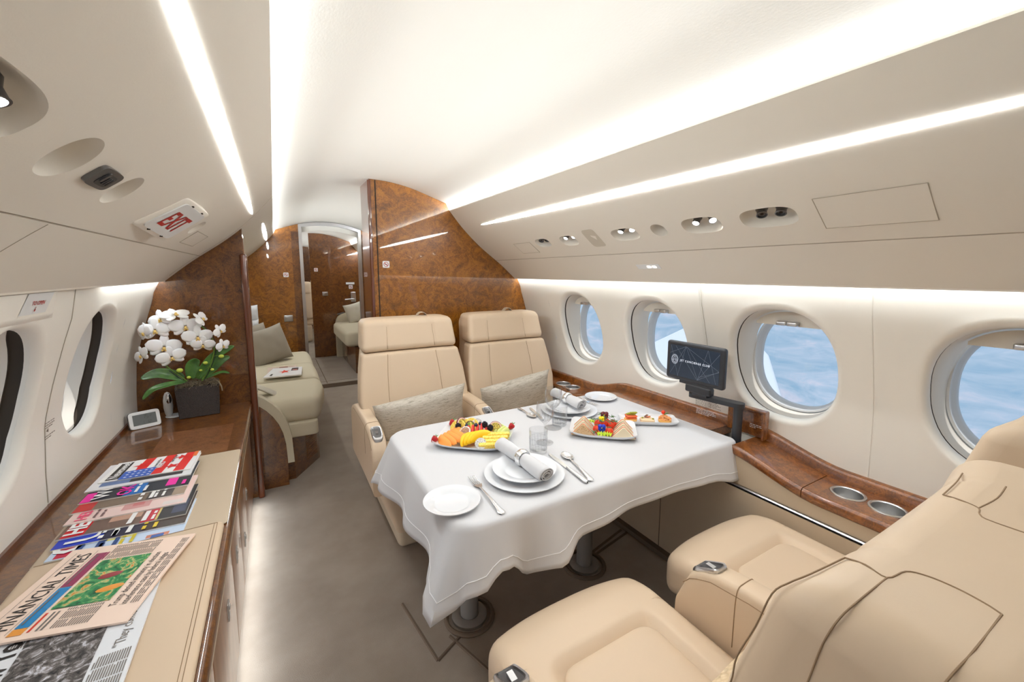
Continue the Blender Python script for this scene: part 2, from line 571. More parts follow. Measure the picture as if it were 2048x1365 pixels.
def hole_cell(mb, fn, u0, u1, v0, v1, uc, vc, outline, rings, mi=0, nr=6):
    """rectangle cell [u0,u1]x[v0,v1] with a hole; rings: list of (scale, out) going into the hole; returns last ring count"""
    n = len(outline)
    rect = []
    for (a, b) in outline:
        du = (u1 - uc) / a if a > 0 else (u0 - uc) / a if a < 0 else 1e9
        dv = (v1 - vc) / b if b > 0 else (v0 - vc) / b if b < 0 else 1e9
        k = min(abs(du), abs(dv))
        rect.append((a * k, b * k))
    # snap the nearest sample to each corner
    for cu, cv in ((u0, v0), (u0, v1), (u1, v0), (u1, v1)):
        j = min(range(n), key=lambda i: (rect[i][0] + uc - cu) ** 2 + (rect[i][1] + vc - cv) ** 2)
        rect[j] = (cu - uc, cv - vc)
    rows = []
    for i in range(nr + 1):
        t_ = (i / nr)
        rows.append([fn(uc + rect[k][0] * (1 - t_) + outline[k][0] * rings[0][0] * t_, vc + rect[k][1] * (1 - t_) + outline[k][1] * rings[0][0] * t_, rings[0][1] * t_ ** 3) for k in range(n)])
    for sc_, out in rings[1:]:
        rows.append([fn(uc + outline[k][0] * sc_, vc + outline[k][1] * sc_, out) for k in range(n)])
    vs = [p for r in rows for p in r]; fs = []
    for i in range(len(rows) - 1):
        for k in range(n):
            fs.append((i * n + k, i * n + (k + 1) % n, (i + 1) * n + (k + 1) % n, (i + 1) * n + k))
    if rings[-1][0] < 0.02:
        pass
    mb.add(vs, fs, mi)


# ceiling dome
mb = MB()
dome = smooth_path([(a, b, 0) for a, b in DOME], 3)
full = [(-p.x, p.y) for p in reversed(dome)][:-1] + [(p.x, p.y) for p in dome]
ys = [Y0, 0.0, 1.3, 2.65, 5.15, 7.0, Y1]
for i in range(len(ys) - 1):
    mb.add([(CX + a, ys[i], b) for a, b in full] + [(CX + a, ys[i + 1], b) for a, b in full],
           [(k, k + 1, len(full) + k + 1, len(full) + k) for k in range(len(full) - 1)])
struct(mb, 'ceiling', 'ceil', angle=60)

# side panels (bins) with recessed lamp pods
PODS_R = [  # y centre, s centre, half y, half s, exponent
    (1.904, 0.349, 0.064, 0.033, 3.0), (1.680, 0.353, 0.062, 0.036, 3.0), (1.298, 0.352, 0.073, 0.036, 3.0),
    (1.118, 0.348, 0.034, 0.033, 2.2), (0.936, 0.347, 0.074, 0.038, 3.0), (0.714, 0.345, 0.081, 0.040, 3.0)]
PODS_L = [(0.580, 0.350, 0.100, 0.044, 2.8), (0.806, 0.354, 0.044, 0.044, 2.1), (1.050, 0.360, 0.040, 0.040, 2.1), (1.860, 0.350, 0.045, 0.034, 2.1)]
DISH = [(1.0, 0.0), (0.985, 0.003), (0.95, 0.008), (0.93, 0.016), (0.90, 0.024), (0.80, 0.036), (0.55, 0.044), (0.25, 0.046), (0.01, 0.046)]


def make_bin(side, pods, name):
    mb = MB()
    fn = lambda u, v, o: bin_pt(u, v, side, o)
    sa, sb = 0.285, 0.425
    S_END = _lin[-1]

    def strip(y0, y1, s0, s1, ns):
        ny = max(1, int((y1 - y0) / 0.5))
        mb.grid(ny, ns, lambda a, b: fn(y0 + (y1 - y0) * a, s0 + (s1 - s0) * b, 0))
    strip(Y0, Y1, 0, sa, 10)
    # one-centimetre seam groove between the lamp panel and the lower panel
    strip(Y0, Y1, sb, 0.472, 3)
    mb.grid(24, 4, lambda a, b: fn(Y0 + (Y1 - Y0) * a, 0.472 + 0.004 * b, 0.003 * math.sin(PI * b)), mi=1)
    strip(Y0, Y1, 0.476, S_END, 8)
    y = Y0
    for (yc, s, hy, hs, e) in sorted(pods):
        y0_, y1_ = yc - hy - 0.03, yc + hy + 0.03
        strip(y, y0_, sa, sb, 5)
        ol = rrect_pts(hy, hs, e, 48)
        hole_cell(mb, fn, y0_, y1_, sa, sb, yc, s, ol, DISH, 0, 3)
        y = y1_
    strip(y, Y1, sa, sb, 5)
    # cove lip at the top and return at the bottom
    top = [(0.51, 1.705), (0.514, 1.712), (0.522, 1.712), (0.53, 1.700), (0.56, 1.655), (0.65, 1.650)]
    bot = [(1.008, 1.258), (1.010, 1.253), (1.014, 1.253), (1.017, 1.258), (1.017, 1.300), (1.005, 1.32)]
    for prof in (top, bot):
        mb.grid(10, len(prof) - 1, lambda a, b, prof=prof: Vector((CX + side * prof[round(b * (len(prof) - 1))][0], Y0 + (Y1 - Y0) * a, prof[round(b * (len(prof) - 1))][1])))
    # cross seams
    for yy in ((0.99, 1.24, 2.52) if side < 0 else (2.0,)):
        pass
    return struct(mb, name, ['panel', 'seam'], angle=50)


make_bin(1, PODS_R, 'trim_1')
make_bin(-1, PODS_L, 'trim_2')

# side walls with window openings
WIN_Y = [-1.56, -0.96, -0.36, 0.24, 0.84, 1.44, 2.03]
WZ, WA, WB = 0.948, 0.192, 0.222
Z_SILL = 0.55


def make_wall(side, name):
    mb = MB()

    def fn(u, v, o):
        return wall_pt(u, v, side, o)
    rings = [(1.09, -0.001), (1.05, -0.002), (1.02, 0.001), (0.995, 0.006), (0.975, 0.014), (0.965, 0.022)]
    ol = rrect_pts(WA, WB, 2.35, 64)
    yprev = Y0
    cells = [(w - 0.29, w + 0.29, w) for w in WIN_Y]
    for (a, b, w) in cells:
        if a > yprev + 1e-6:
            ya_, yb_ = yprev - 0.012, a + 0.012
            mb.grid(1, 40, lambda i, j: fn(ya_ + (yb_ - ya_) * i, Z_SILL + (1.34 - Z_SILL) * j, 0.0012))
        hole_cell(mb, fn, a, b, Z_SILL, 1.34, w, WZ, ol, rings, 0, 8)
        yprev = b
    mb.grid(20, 14, lambda i, j: fn(yprev + (Y1 - yprev) * i, Z_SILL + (1.34 - Z_SILL) * j, 0))
    mb.grid(8, 6, lambda i, j: fn(Y0 + (Y1 - Y0) * i, Z_SILL * j, 0))
    # above the wash-light
    mb.grid(8, 4, lambda i, j: Vector((CX + side * (1.046 - 0.38 * j), Y0 + (Y1 - Y0) * i, 1.34 + 0.36 * j)))
    return struct(mb, name, 'wall', angle=50)


make_wall(1, 'wall_right')
make_wall(-1, 'wall_left')


def make_window(n, y, side):
    """recess sleeve, grey gasket, pane and the shade pull of one cabin window"""
    x0 = wall_half(WZ)
    t_ = thing('window_%d' % n, None, None, (CX + side * x0, y, WZ))
    tag(t_, kind='structure')
    N = 56

    def ring(a, b, dz, dy, out, e=2.35):
        o_ = []
        for (p, q) in rrect_pts(a, b, e, N):
            o_.append(Vector((CX + side * (x0 + out), y + dy + p, WZ + dz + q)))
        return o_

    def loft(rs, mi=0, m_=None):
        m2 = m_ or MB()
        vs = [p for r in rs for p in r]; fs = []
        for i in range(len(rs) - 1):
            for k in range(N):
                fs.append((i * N + k, i * N + (k + 1) % N, (i + 1) * N + (k + 1) % N, (i + 1) * N + k))
        return m2.add(vs, fs, mi)
    s_ = []
    for (sc_, out) in ((0.966, 0.021), (0.962, 0.032), (1.00, 0.034), (1.00, None), (0.965, None), (0.955, 0.094), (0.925, 0.115), (0.895, 0.150)):
        r_ = []
        for (p, q) in rrect_pts(WA * sc_, WB * sc_, 2.35, N):
            ow = out if out is not None else 0.036 + (0.005 if side > 0 else 0.026) * sstep(0.1, 0.7, p / WA)
            if out == 0.094:
                ow = 0.040 + (0.005 if side > 0 else 0.026) * sstep(0.1, 0.7, p / WA)
            r_.append(Vector((CX + side * (wall_half(WZ + q * 1.0) + ow), y + p, WZ + q)))
        s_.append(r_)
    loft(s_[:3]).build('sleeve', 'wall', t_, angle=60)
    loft(s_[2:5]).build('shade_channel', 'shade', t_, angle=60)
    loft(s_[4:]).build('reveal', 'panel', t_, angle=60)
    g = [ring(WA * 0.875, WB * 0.88, 0, 0, 0.136), ring(WA * 0.865, WB * 0.87, 0, 0, 0.150), ring(WA * 0.83, WB * 0.84, 0, 0, 0.158), ring(WA * 0.82, WB * 0.835, 0, 0, 0.180)]
    loft([ring(WA * 0.91, WB * 0.91, 0, 0, 0.134)] + g).build('gasket', 'gasket', t_, angle=40)
    d = MB(); d.poly(ring(WA * 0.835, WB * 0.845, 0, 0, 0.170)); d.build('pane', 'pane', t_)
    # shade: rolled up, only its lower rail and pull show at the head of the recess
    h = MB()
    zt = WZ + WB * 0.74
    xa = x0 + 0.072 if side > 0 else x0 + 0.072
    pts = [(p, q) for (p, q) in rrect_pts(WA * 0.915, WB * 0.905, 2.35, N) if q > WB * 0.66]
    pts.sort()
    lo = [(pts[0][0], WB * 0.66)] + pts + [(pts[-1][0], WB * 0.66)]
    h.prism(lo, 0.006, lambda u, v, w: Vector((CX + side * (wall_half(WZ + 0.17) + 0.098 + w), y + u, WZ + v)))
    sh = h.build('window_shade', 'panel', t_)
    b = MB()
    for k in (-1, 1):
        b.rbox((CX + side * (wall_half(WZ + 0.17) + 0.088), y + k * 0.019 + 0.0, WZ + WB * 0.705), (0.030, 0.037, 0.017), 0.005, 2)
    b.build('pull', 'metal', sh)
    return t_


n = 1
for side in (1, -1):
    for w in WIN_Y:
        if side == 1 and w < 0 or side == -1 and w < 1.2:
            # beyond the frame: a plain pane closes the opening
            m_ = MB()
            m_.poly([Vector((CX + side * (wall_half(WZ) + 0.06), w + p, WZ + q)) for p, q in rrect_pts(WA * 1.03, WB * 1.03, 2.35, 40)])
            if side == -1 and w < 1.2 or w < 0:
                struct(m_, 'window_%d' % n, 'pane')
            n += 1
            continue
        make_window(n, w, side); n += 1

# butt seams of the wall lining and lower side panels
for side, yy in ((1, 1.14), (-1, 1.735)):
    mb = MB(); mb.tube([wall_pt(yy, 0.60 + 0.66 * k / 20, side, -0.0001) for k in range(21)], 0.0008, 5)
    struct(mb, 'trim_12', 'seam')
for side, yy in ((-1, 1.02), (1, 0.05), (-1, 2.62)):
    mb = MB(); mb.tube([bin_pt(yy, 0.478 + 0.155 * k / 10, side, -0.0002) for k in range(11)] if yy != 2.62 else [bin_pt(yy, 0.63 * k / 20, side, -0.0002) for k in range(21)], 0.0008, 5)
    struct(mb, 'trim_13', 'seam')

# carpet
mb = MB()
mb.box((CX, (Y0 + 5.0) / 2, -0.02), (2.3, 5.0 - Y0, 0.04))
struct(mb, 'floor', 'carpet')
mb = MB()
mb.box((CX, (5.0 + Y1) / 2, 0.005), (2.3, Y1 - 5.0, 0.08), 0)
mb.box((CX, 4.998, 0.022), (0.62, 0.006, 0.046), 1)
mb.box((0.675, 6.58, 0.0452), (0.62, 0.012, 0.0012), 1); mb.box((0.455, 5.8, 0.0452), (0.008, 1.56, 0.0012), 1); mb.box((CX, 5.12, 0.0452), (0.62, 0.01, 0.0012), 1)
struct(mb, 'trim_3', ['carpet', 'carpet_dk'])

# rear and front ends
for nm, yy in (('wall_rear', Y0), ('wall_front', Y1)):
    mb = MB(); mb.box((CX, yy, 0.95), (2.45, 0.03, 1.95)); struct(mb, nm, 'panel' if yy < 0 else 'burl_dk')


# ------------------------------------------------------------------ veneer partitions
def section_outline(h0, h1, side, z0=0.0):
    """outline of the cabin cross-section between half-widths h0 (inner edge) and the wall, from floor up; h0 may be negative (past centre)"""
    up = []
    for a, b in full:
        if h0 <= a <= 0.50:
            up.append((a, b - 0.001))
    if not up or up[0][0] > h0 + 1e-6:
        zz = interp([(a, b) for a, b in full], h0)
        if h0 < 0.50:
            up = [(h0, zz)] + up
    for p in _bp:
        if p.x >= max(h0, 0.508):
            up.append((p.x, p.y))
    if h0 > 0.51:
        # inner edge meets the side panel
        for i in range(len(_bp) - 1):
            if _bp[i].x <= h0 <= _bp[i + 1].x:
                t2 = (h0 - _bp[i].x) / (_bp[i + 1].x - _bp[i].x)
                up = [(h0, _bp[i].y + (_bp[i + 1].y - _bp[i].y) * t2)] + [(p.x, p.y) for p in _bp if p.x > h0]
    up.append((1.030, 1.262))
    for z in [1.2, 1.15, 1.09, 1.02, 0.96, 0.9, 0.85, 0.78, 0.7, 0.62, 0.55, 0.42, 0.3, 0.2, 0.1, 0.0]:
        up.append((wall_half(z) - 0.001, z))
    up.append((h0, 0.0))
    return [(side * a, b) for a, b in up]


def partition(name, y0, y1, h0, side, label=None, mats=('burl', 'burl_edge')):
    mb = MB()
    ol = section_outline(h0, 0, side)
    mb.prism(ol, y1 - y0, lambda u, v, w: Vector((CX + u, y0 + w, v)), 0, sides=1)
    return struct(mb, name, list(mats))


# right partition behind the seats, left partition behind the orchid
partition('wall_partition_right', 2.652, 2.93, -0.002, 1)
mb = MB(); mb.box((CX + 0.034, 2.6505, 0.93), (0.006, 0.004, 1.845)); struct(mb, 'trim_4', 'gap')
mb = MB(); mb.tube([(CX + 0.000, 2.66, 0.01), (CX, 2.66, 1.85)], 0.012, 10); struct(mb, 'trim_5', 'burl_edge')
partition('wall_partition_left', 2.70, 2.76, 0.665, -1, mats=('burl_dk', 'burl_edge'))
mb = MB(); mb.rbox((CX - 0.668, 2.705, 0.70), (0.034, 0.075, 1.40), 0.012, 3); struct(mb, 'trim_6', 'burl_edge')

# bulkhead with the arched doorway
YB = 5.15
DL, DR = 0.262, 0.905           # doorway, world x
mb = MB()
for side, edge in ((-1, CX - DL), (1, DR - CX)):
    ol = section_outline(edge, 0, side)
    mb.prism(ol, 0.05, lambda u, v, w: Vector((CX + u, YB + w, v)), 0, sides=1)
struct(mb, 'wall_bulkhead', ['burl', 'burl_edge'])
mb = MB()
for xa, xb in ((DL - 0.075, DL), (DR, DR + 0.06)):
    mb.box(((xa + xb) / 2, YB - 0.004, 0.87), (xb - xa, 0.012, 1.74))
struct(mb, 'trim_7', 'burl_dk')
# satin metal door frame
door = tag(thing('door_1', None, None, (0.58, YB, 0.05)), kind='structure')
mb = MB()
zc = lambda x: interp([(a, b) for a, b in full], x - CX) - 0.004
for x_ in (DL + 0.014, DR - 0.014):
    mb.box((x_, YB + 0.01, 0.05 + (zc(x_) - 0.05) / 2), (0.032, 0.085, zc(x_) - 0.05))
NX = 14
for i in range(NX):
    xa = DL + (DR - DL) * i / NX; xb = DL + (DR - DL) * (i + 1) / NX
    vs = []
    for x_ in (xa, xb):
        for dz in (0.0, -0.035):
            for yy in (YB - 0.032, YB + 0.052):
                vs.append((x_, yy, zc(x_) + dz))
    mb.add(vs, [(0, 1, 3, 2), (4, 6, 7, 5), (0, 4, 5, 1), (2, 3, 7, 6), (0, 2, 6, 4), (1, 5, 7, 3)])
mb.build('door_frame', 'metal', door)
# pale header panel inside the frame
mb = MB()
for i in range(NX):
    xa = DL + 0.03 + (DR - DL - 0.06) * i / NX; xb = DL + 0.03 + (DR - DL - 0.06) * (i + 1) / NX
    vs = [(x_, yy, zc(x_) - 0.034 - dz) for x_ in (xa, xb) for dz in (0.0, 0.055) for yy in (YB + 0.02, YB + 0.045)]
    mb.add(vs, [(0, 1, 3, 2), (4, 6, 7, 5), (0, 4, 5, 1), (2, 3, 7, 6), (0, 2, 6, 4), (1, 5, 7, 3)])
mb.build('door_header', 'ceil', door)

# far partition beyond the doorway, with lever handle
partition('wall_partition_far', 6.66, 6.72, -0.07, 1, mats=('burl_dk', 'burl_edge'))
hd = thing('door_handle', 'satin metal lever handle with keyhole plate on the far wood partition', 'door handle', (1.0, 6.655, 0.92))
mb = MB(); mb.rbox((1.03, 6.65, 0.93), (0.07, 0.014, 0.15), 0.006, 3); mb.build('plate', 'metal', hd)
mb = MB(); mb.tube([(1.03, 6.645, 0.90), (1.03, 6.60, 0.90), (1.0, 6.59, 0.90), (0.90, 6.59, 0.895)], 0.011, 8); mb.build('lever', 'metal', hd)


def nosmoking(loc, s, label, nx=1):
    """small white no-smoking placard: red ring and bar, black cigarette"""
    t_ = thing('no_smoking_sign', label, 'sign', loc, 'no smoking placards')
    x, y, z = loc
    f = lambda u, v, w=0: Vector((x + u, y - w, z + v))
    mb = MB(); mb.prism(rrect_pts(s / 2, s / 2, 8, 32), 0.002, lambda u, v, w: f(u, v, w)); mb.build('plate', 'white', t_)
    mb = MB()
    R, r = s * 0.36, s * 0.29
    vs = [f(R * math.cos(a), R * math.sin(a), 0.0026) for a in [2 * PI * k / 32 for k in range(32)]] + [f(r * math.cos(a), r * math.sin(a), 0.0026) for a in [2 * PI * k / 32 for k in range(32)]]
    mb.add(vs, [(k, (k + 1) % 32, 32 + (k + 1) % 32, 32 + k) for k in range(32)])
    d = s * 0.22; w_ = s * 0.035
    mb.poly([f(-d - w_, d - w_, .0029), f(-d + w_, d + w_, .0029), f(d + w_, -d + w_, .0029), f(d - w_, -d - w_, .0029)])
    mb.box(f(-s * 0.03, -s * 0.02, .0024), (s * 0.36, 0.0006, s * 0.06), 1)
    mb.poly([f(s * 0.12, s * 0.02, .0026), f(s * 0.15, s * 0.02, .0026), f(s * 0.19, s * 0.14, .0026), f(s * 0.16, s * 0.14, .0026)], 1)
    mb.build('symbol', ['red', 'ink'], t_, weld=False)
    return t_


nosmoking((0.612, 2.651, 1.349), 0.042, 'no smoking placard on the right wood partition behind the leather seats')
nosmoking((0.116, 5.149, 1.273), 0.05, 'no smoking placard on the bulkhead left of the doorway, above the grey sofa')
nosmoking((0.536, 6.659, 1.336), 0.05, 'no smoking placard near the left edge of the far partition seen through the doorway')
nosmoking((1.00, 6.659, 1.08), 0.055, 'no smoking placard just above the lever handle beyond the doorway')
mb = MB(); mb.box((0.995, 6.659, 1.135), (0.12, 0.003, 0.03)); tag(mb.build('placard', 'white'), 'narrow white placard above the lever handle beyond the doorway', 'sign')


def wall_switch(loc, s, label):
    t_ = thing('wall_switch', label, 'switch', loc, 'square metal switches')
    mb = MB(); mb.rbox((loc[0], loc[1] - 0.008, loc[2]), (s, 0.018, s * 0.8), 0.005, 3); mb.build('switch_frame', 'metal', t_)
    mb = MB(); mb.rbox((loc[0], loc[1] - 0.018, loc[2]), (s * 0.66, 0.006, s * 0.5), 0.002, 2); mb.build('rocker', 'metal', t_)


wall_switch((0.112, 5.15, 0.797), 0.085, 'square satin metal switch on the bulkhead above the sofa arm')
wall_switch((0.972, 5.15, 0.813), 0.07, 'square satin metal switch right of the doorway, beside the partition edge')
wall_switch((0.64, 6.66, 0.986), 0.075, 'square satin metal switch on the far partition seen through the doorway')


# ------------------------------------------------------------------ lit ceiling strips on the side panels
def light_strip(side, ya, yb, s0, w, label):
    """slender lens: full width near the camera, tapering to a point at yb"""
    mb = MB(); n_ = 60
    L = yb - ya

    def fn(a, b):
        y = ya + L * a
        k = max(0.0, 4 * a * (1 - a)) ** 0.6
        return bin_pt(y, s0 + (b - 0.5) * w * k, side, -0.0015)
    mb.grid(n_, 2, fn)
    return tag(mb.build('ceiling_light', 'lamp'), label, 'ceiling light', 'long lit strips in the side panels')


light_strip(1, 0.08, 2.37, 0.147, 0.024, 'long white light strip tapering to a point in the right ceiling panel')
light_strip(-1, 0.36, 2.52, 0.147, 0.029, 'long white light strip tapering to a point in the left ceiling panel')
light_strip(-1, 3.30, 5.0, 0.10, 0.034, 'short white light strip in the left ceiling panel above the sofa')
light_strip(1, 5.5, 8.3, 0.146, 0.03, 'light strip in the right ceiling panel beyond the doorway')

# ------------------------------------------------------------------ leather seats
WIDT = [(0.30, 0.250), (0.45, 0.268), (0.55, 0.290), (0.63, 0.300), (0.75, 0.290), (0.87, 0.268), (0.95, 0.260), (1.05, 0.252)]
HW = 0.30


LIFT = [0.0]


def seat_warp(p):
    z = p.z - LIFT[0] * sstep(0.6, 0.9, p.z)
    rec = 0.17 * max(0.0, 1.04 - z) / 0.6
    w = interp(WIDT, z) / HW
    fwd = 0.0
    if p.y > -0.12:      # wings curve forward a little at the sides
        fwd = 0.018 * (abs(p.x) / HW) ** 4
    return Vector((p.x * w, p.y + rec + fwd, p.z))


def arm_top(y):
    """height of an armrest's top edge along its length (y local, front at 0.49)"""
    return interp([(-0.06, 0.575), (0.02, 0.602), (0.30, 0.600), (0.40, 0.585), (0.45, 0.560), (0.48, 0.520), (0.492, 0.46)], y)


def make_arm(t_, x0, x1, low, name='armrest', ctrl=True, flip=1):
    """padded arm between local x0..x1 with a metal control dish near its front end"""
    cx, w = (x0 + x1) / 2, abs(x1 - x0)
    mb = MB()

    def wa(p):
        # p.z in 0..1 of (low..top)
        y = p.y
        top = arm_top(y)
        zz = low + (top - low) * p.z
        return Vector((p.x, y, zz))
    ya, yb = -0.06, 0.49
    n_ = 16

    def ringf(u, v):
        y = ya + (yb - ya) * u
        top = arm_top(y)
        # cross-section: rounded top
        a = 2 * PI * v
        c_, s_ = math.cos(a), math.sin(a)
        px = (w / 2) * math.copysign(abs(c_) ** 0.35, c_)
        hz = (top - low) / 2
        pz = (top + low) / 2 + hz * math.copysign(abs(s_) ** (0.22 if s_ < 0 else 0.30), s_)
        return Vector((cx + px, y, pz))
    mb.grid(n_, 32, ringf)
    for y in (ya, yb):
        u = 0 if y == ya else 1
        mb.poly([ringf(u, k / 32) for k in range(32)])
    a = mb.build(name, 'leather', t_, angle=50)
    mb = MB()
    for yy in (0.335,):
        pts = []
        for k in range(33):
            q = ringf((yy - ya) / (yb - ya), k / 32 * 0.5)
            pts.append(q + Vector((0, 0, 0.0005)))
        mb.tube(pts, 0.0012, 5)
    for sx in (-1, 1):
        pts = [ringf(u_ / 30, 0.5 - 0.5 * 0.20 if sx < 0 else 0.5 * 0.20) for u_ in range(2, 30)]
        mb.tube(pts, 0.0010, 5)
    mb.build('stitching', 'leather_dk', a)
    if ctrl:
        yc = 0.425
        r = MB()
        ol = rrect_pts(0.024, 0.036, 4, 32)
        def f(u, v, w):
            return Vector((cx + u, yc + v, arm_top(yc + v) + w))
        rows = [(1.0, -0.004), (1.0, 0.005), (0.92, 0.008), (0.80, 0.0065), (0.74, 0.002), (0.60, 0.0012), (0.02, 0.0012)]
        vs = [f(p * s_, q * s_, o) for s_, o in rows for p, q in ol]
        fs = [(i * 32 + k, i * 32 + (k + 1) % 32, (i + 1) * 32 + (k + 1) % 32, (i + 1) * 32 + k) for i in range(len(rows) - 1) for k in range(32)]
        r.add(vs, fs, 0)
        r.mi = None
        # inner dish faces are darker
        for i in range(len(r.f)):
            if i // 32 >= 3:
                r.m[i] = 1
        r.box((cx, yc - 0.006, arm_top(yc) + 0.004), (0.012, 0.026, 0.008), 0)
        r.build('seat_control', ['metal', 'dkmetal'], a, angle=40)
    return a


def make_seat(name, label, loc, face, outer=(True, True), strap_x=-0.10, lift=0.0, fwd=0.0):
    LIFT[0] = lift
    t_ = thing(name, label, 'armchair', (0, 0, 0), 'tan leather cabin seats round the table')
    # pedestal and shroud
    mb = MB()
    mb.rbox((0, 0.16, 0.06), (0.42, 0.62, 0.13), 0.03, 5)
    mb.build('seat_base', 'leather2', t_)
    mb = MB()

    def wb(p):
        k = 0.74 + 0.26 * sstep(0.05, 0.40, p.z)
        return Vector((p.x * k, 0.2 + (p.y - 0.2) * (0.86 + 0.14 * sstep(0.1, 0.36, p.z)), p.z))
    mb.rbox((0, 0.19, 0.24), (0.60, 0.74, 0.30), 0.035, 8, warp=wb)
    mb.build('seat_shroud', 'leather', t_)
    # seat cushion: bolster ring round a sunken panel
    mb = MB()

    def wc(p):
        d = 0.0
        ix = sstep(0.158, 0.128, abs(p.x)); iy = sstep(0.485, 0.455, p.y)
        if p.z > 0.40:
            d = -0.024 * ix * iy
        if p.y > 0.5:
            p = Vector((p.x, p.y - 0.03 * (abs(p.x) / 0.24) ** 3, p.z - 0.02 * sstep(0.55, 0.66, p.y)))
        return Vector((p.x, p.y + fwd * sstep(0.1, 0.5, p.y), p.z + d + 0.008 * math.cos(p.x * 5)))
    mb.rbox((0, 0.34, 0.385), (0.478, 0.62, 0.13), 0.040, 34, warp=wc)
    cu = mb.build('seat_cushion', 'leather', t_, angle=60)
    mb = MB(); mb.rbox((0, 0.265, 0.434), (0.276, 0.40 + 2 * fwd, 0.036), (0.045, 0.045, 0.010), 6)
    mb.build('centre_panel', 'leather', cu)
    # backrest and headrest: padded blocks, creased along their sewn seams
    zb, zt = 0.40, 0.870 + lift

    def crease(p, x0, lo=False):
        if p.y > -0.06:
            k = 0.0045 * math.exp(-((abs(p.x) - x0) / 0.007) ** 2) * sstep(-0.055, -0.015, p.y)
            return Vector((p.x, p.y - k, p.z))
        return p
    mb = MB()
    mb.rbox((0, -0.050, (zb + zt) / 2), (0.60, 0.11, zt - zb), (0.022, 0.024, 0.016), 56, warp=lambda p: seat_warp(crease(p, 0.150)))
    br = mb.build('backrest', 'leather', t_, angle=60)
    mb = MB()

    def wh(p):
        k = sstep(0.99, 1.05, p.z - lift) * sstep(0.22, 0.30, abs(p.x))
        return seat_warp(crease(Vector((p.x, p.y, p.z - 0.005 * k)), 0.150))
    mb.rbox((0, -0.070, 0.960 + lift), (0.60, 0.155, 0.176), (0.032, 0.036, 0.034), 56, warp=wh)
    hr = mb.build('headrest', 'leather', t_, angle=60)
    for par, za, zc_ in ((br, zb + 0.03, zt - 0.012), (hr, 0.885 + lift, 1.004 + lift)):
        for sx in (-1, 1):
            mb = MB(); mb.tube([seat_warp(Vector((sx * 0.150, (0.0036 if par is hr else 0.0012), za + (zc_ - za) * k / 12))) for k in range(13)], 0.0013, 5)
            mb.build('seam', 'leather_dk', par)
    # rear shell
    mb = MB()
    mb.rbox((0, -0.160, 0.71 + lift / 2), (0.560, 0.14, 0.63 + lift), (0.05, 0.055, 0.05), 10, warp=seat_warp)
    sh = mb.build('back_shell', 'leather', t_, angle=60)
    # leather strap loop with a metal slot on top
    mb = MB(); mb.rbox((strap_x, -0.085, 1.045 + lift), (0.085, 0.045, 0.008), (0.02, 0.02, 0.003), 4); s1 = mb.build('strap_slot', 'metal', t_)
    mb = MB()
    pts = smooth_path([(strap_x - 0.03, -0.085, 1.045 + lift), (strap_x - 0.012, -0.085, 1.062 + lift), (strap_x + 0.012, -0.085, 1.062 + lift), (strap_x + 0.03, -0.085, 1.045 + lift)], 4)
    for i in range(len(pts) - 1):
        a, b = pts[i], pts[i + 1]
        vs = [q + Vector((0, dy, 0)) for q in (a, b) for dy in (-0.017, 0.017)]
        mb.add(vs + [v + Vector((0, 0, 0.004)) for v in vs], [(0, 1, 3, 2), (4, 6, 7, 5), (0, 2, 6, 4), (1, 5, 7, 3)])
    mb.build('strap', 'leather2', s1)
    # arms
    if outer[0]:
        make_arm(t_, -0.325, -0.245, 0.30)
    if outer[1]:
        make_arm(t_, 0.245, 0.320, 0.30)
    t_.location = loc
    t_.rotation_euler = (0, 0, 0 if face > 0 else PI)
    return t_


seat_a = make_seat('leather_armchair', 'tan leather seat by the aisle, facing the camera, behind the fruit platter', (0.645, 2.30, 0), -1, strap_x=-0.10)
seat_b = make_seat('leather_armchair', 'tan leather seat facing the camera beside the window wall and partition', (1.262, 2.31, 0), -1, outer=(False, False), strap_x=-0.07)
seat_c = make_seat('leather_armchair', 'nearest tan leather seat at bottom right, on the aisle side, back towards camera', (0.612, 0.150, 0), 1, strap_x=0.07, lift=0.0, fwd=0.02)
seat_d = make_seat('leather_armchair', 'tan leather seat in the right foreground on the window side, mostly behind the nearest seat', (1.232, 0.155, 0), 1, outer=(False, False), strap_x=0.07, lift=0.02, fwd=0.015)


# sewn seams over the top and side of the nearest seat back
NS = dict(
    a=[(0.4382, 0.1514, 1.0405), (0.4316, 0.1347, 1.0471), (0.4265, 0.1182, 1.048), (0.4494, 0.1134, 1.048), (0.4581, 0.1024, 1.048), (0.4603, 0.0853, 1.048), (0.4574, 0.0695, 1.048), (0.4531, 0.0602, 1.048)],
    b=[(0.4265, 0.1182, 1.048), (0.3842, 0.1205, 1.0445), (0.3634, 0.1249, 1.0341), (0.3567, 0.1314, 1.0092), (0.3538, 0.1374, 0.9722), (0.3500, 0.1450, 0.9300)],
    c=[(0.4531, 0.0602, 1.048), (0.3971, 0.0616, 1.0459), (0.3642, 0.0661, 1.0355), (0.3558, 0.0720, 1.0100), (0.3528, 0.0800, 0.9700)],
    d=[(0.4382, 0.1514, 1.0405), (0.3893, 0.1575, 1.0390), (0.3740, 0.1660, 1.0310), (0.3645, 0.1745, 1.0183), (0.3600, 0.1840, 0.9800), (0.3560, 0.1962, 0.9401), (0.3536, 0.1984, 0.9135), (0.350, 0.208, 0.890)],
    e=[(0.6608, 0.1438, 1.0428), (0.650, 0.128, 1.0475), (0.6427, 0.1123, 1.048), (0.6265, 0.1078, 1.048), (0.619, 0.095, 1.048), (0.622, 0.03, 1.048)],
    f=[(0.7662, 0.1519, 1.039), (0.715, 0.146, 1.0425), (0.6608, 0.1438, 1.0428)],
    g=[(0.737, 0.1101, 1.048), (0.69, 0.108, 1.048), (0.6427, 0.1123, 1.048)])
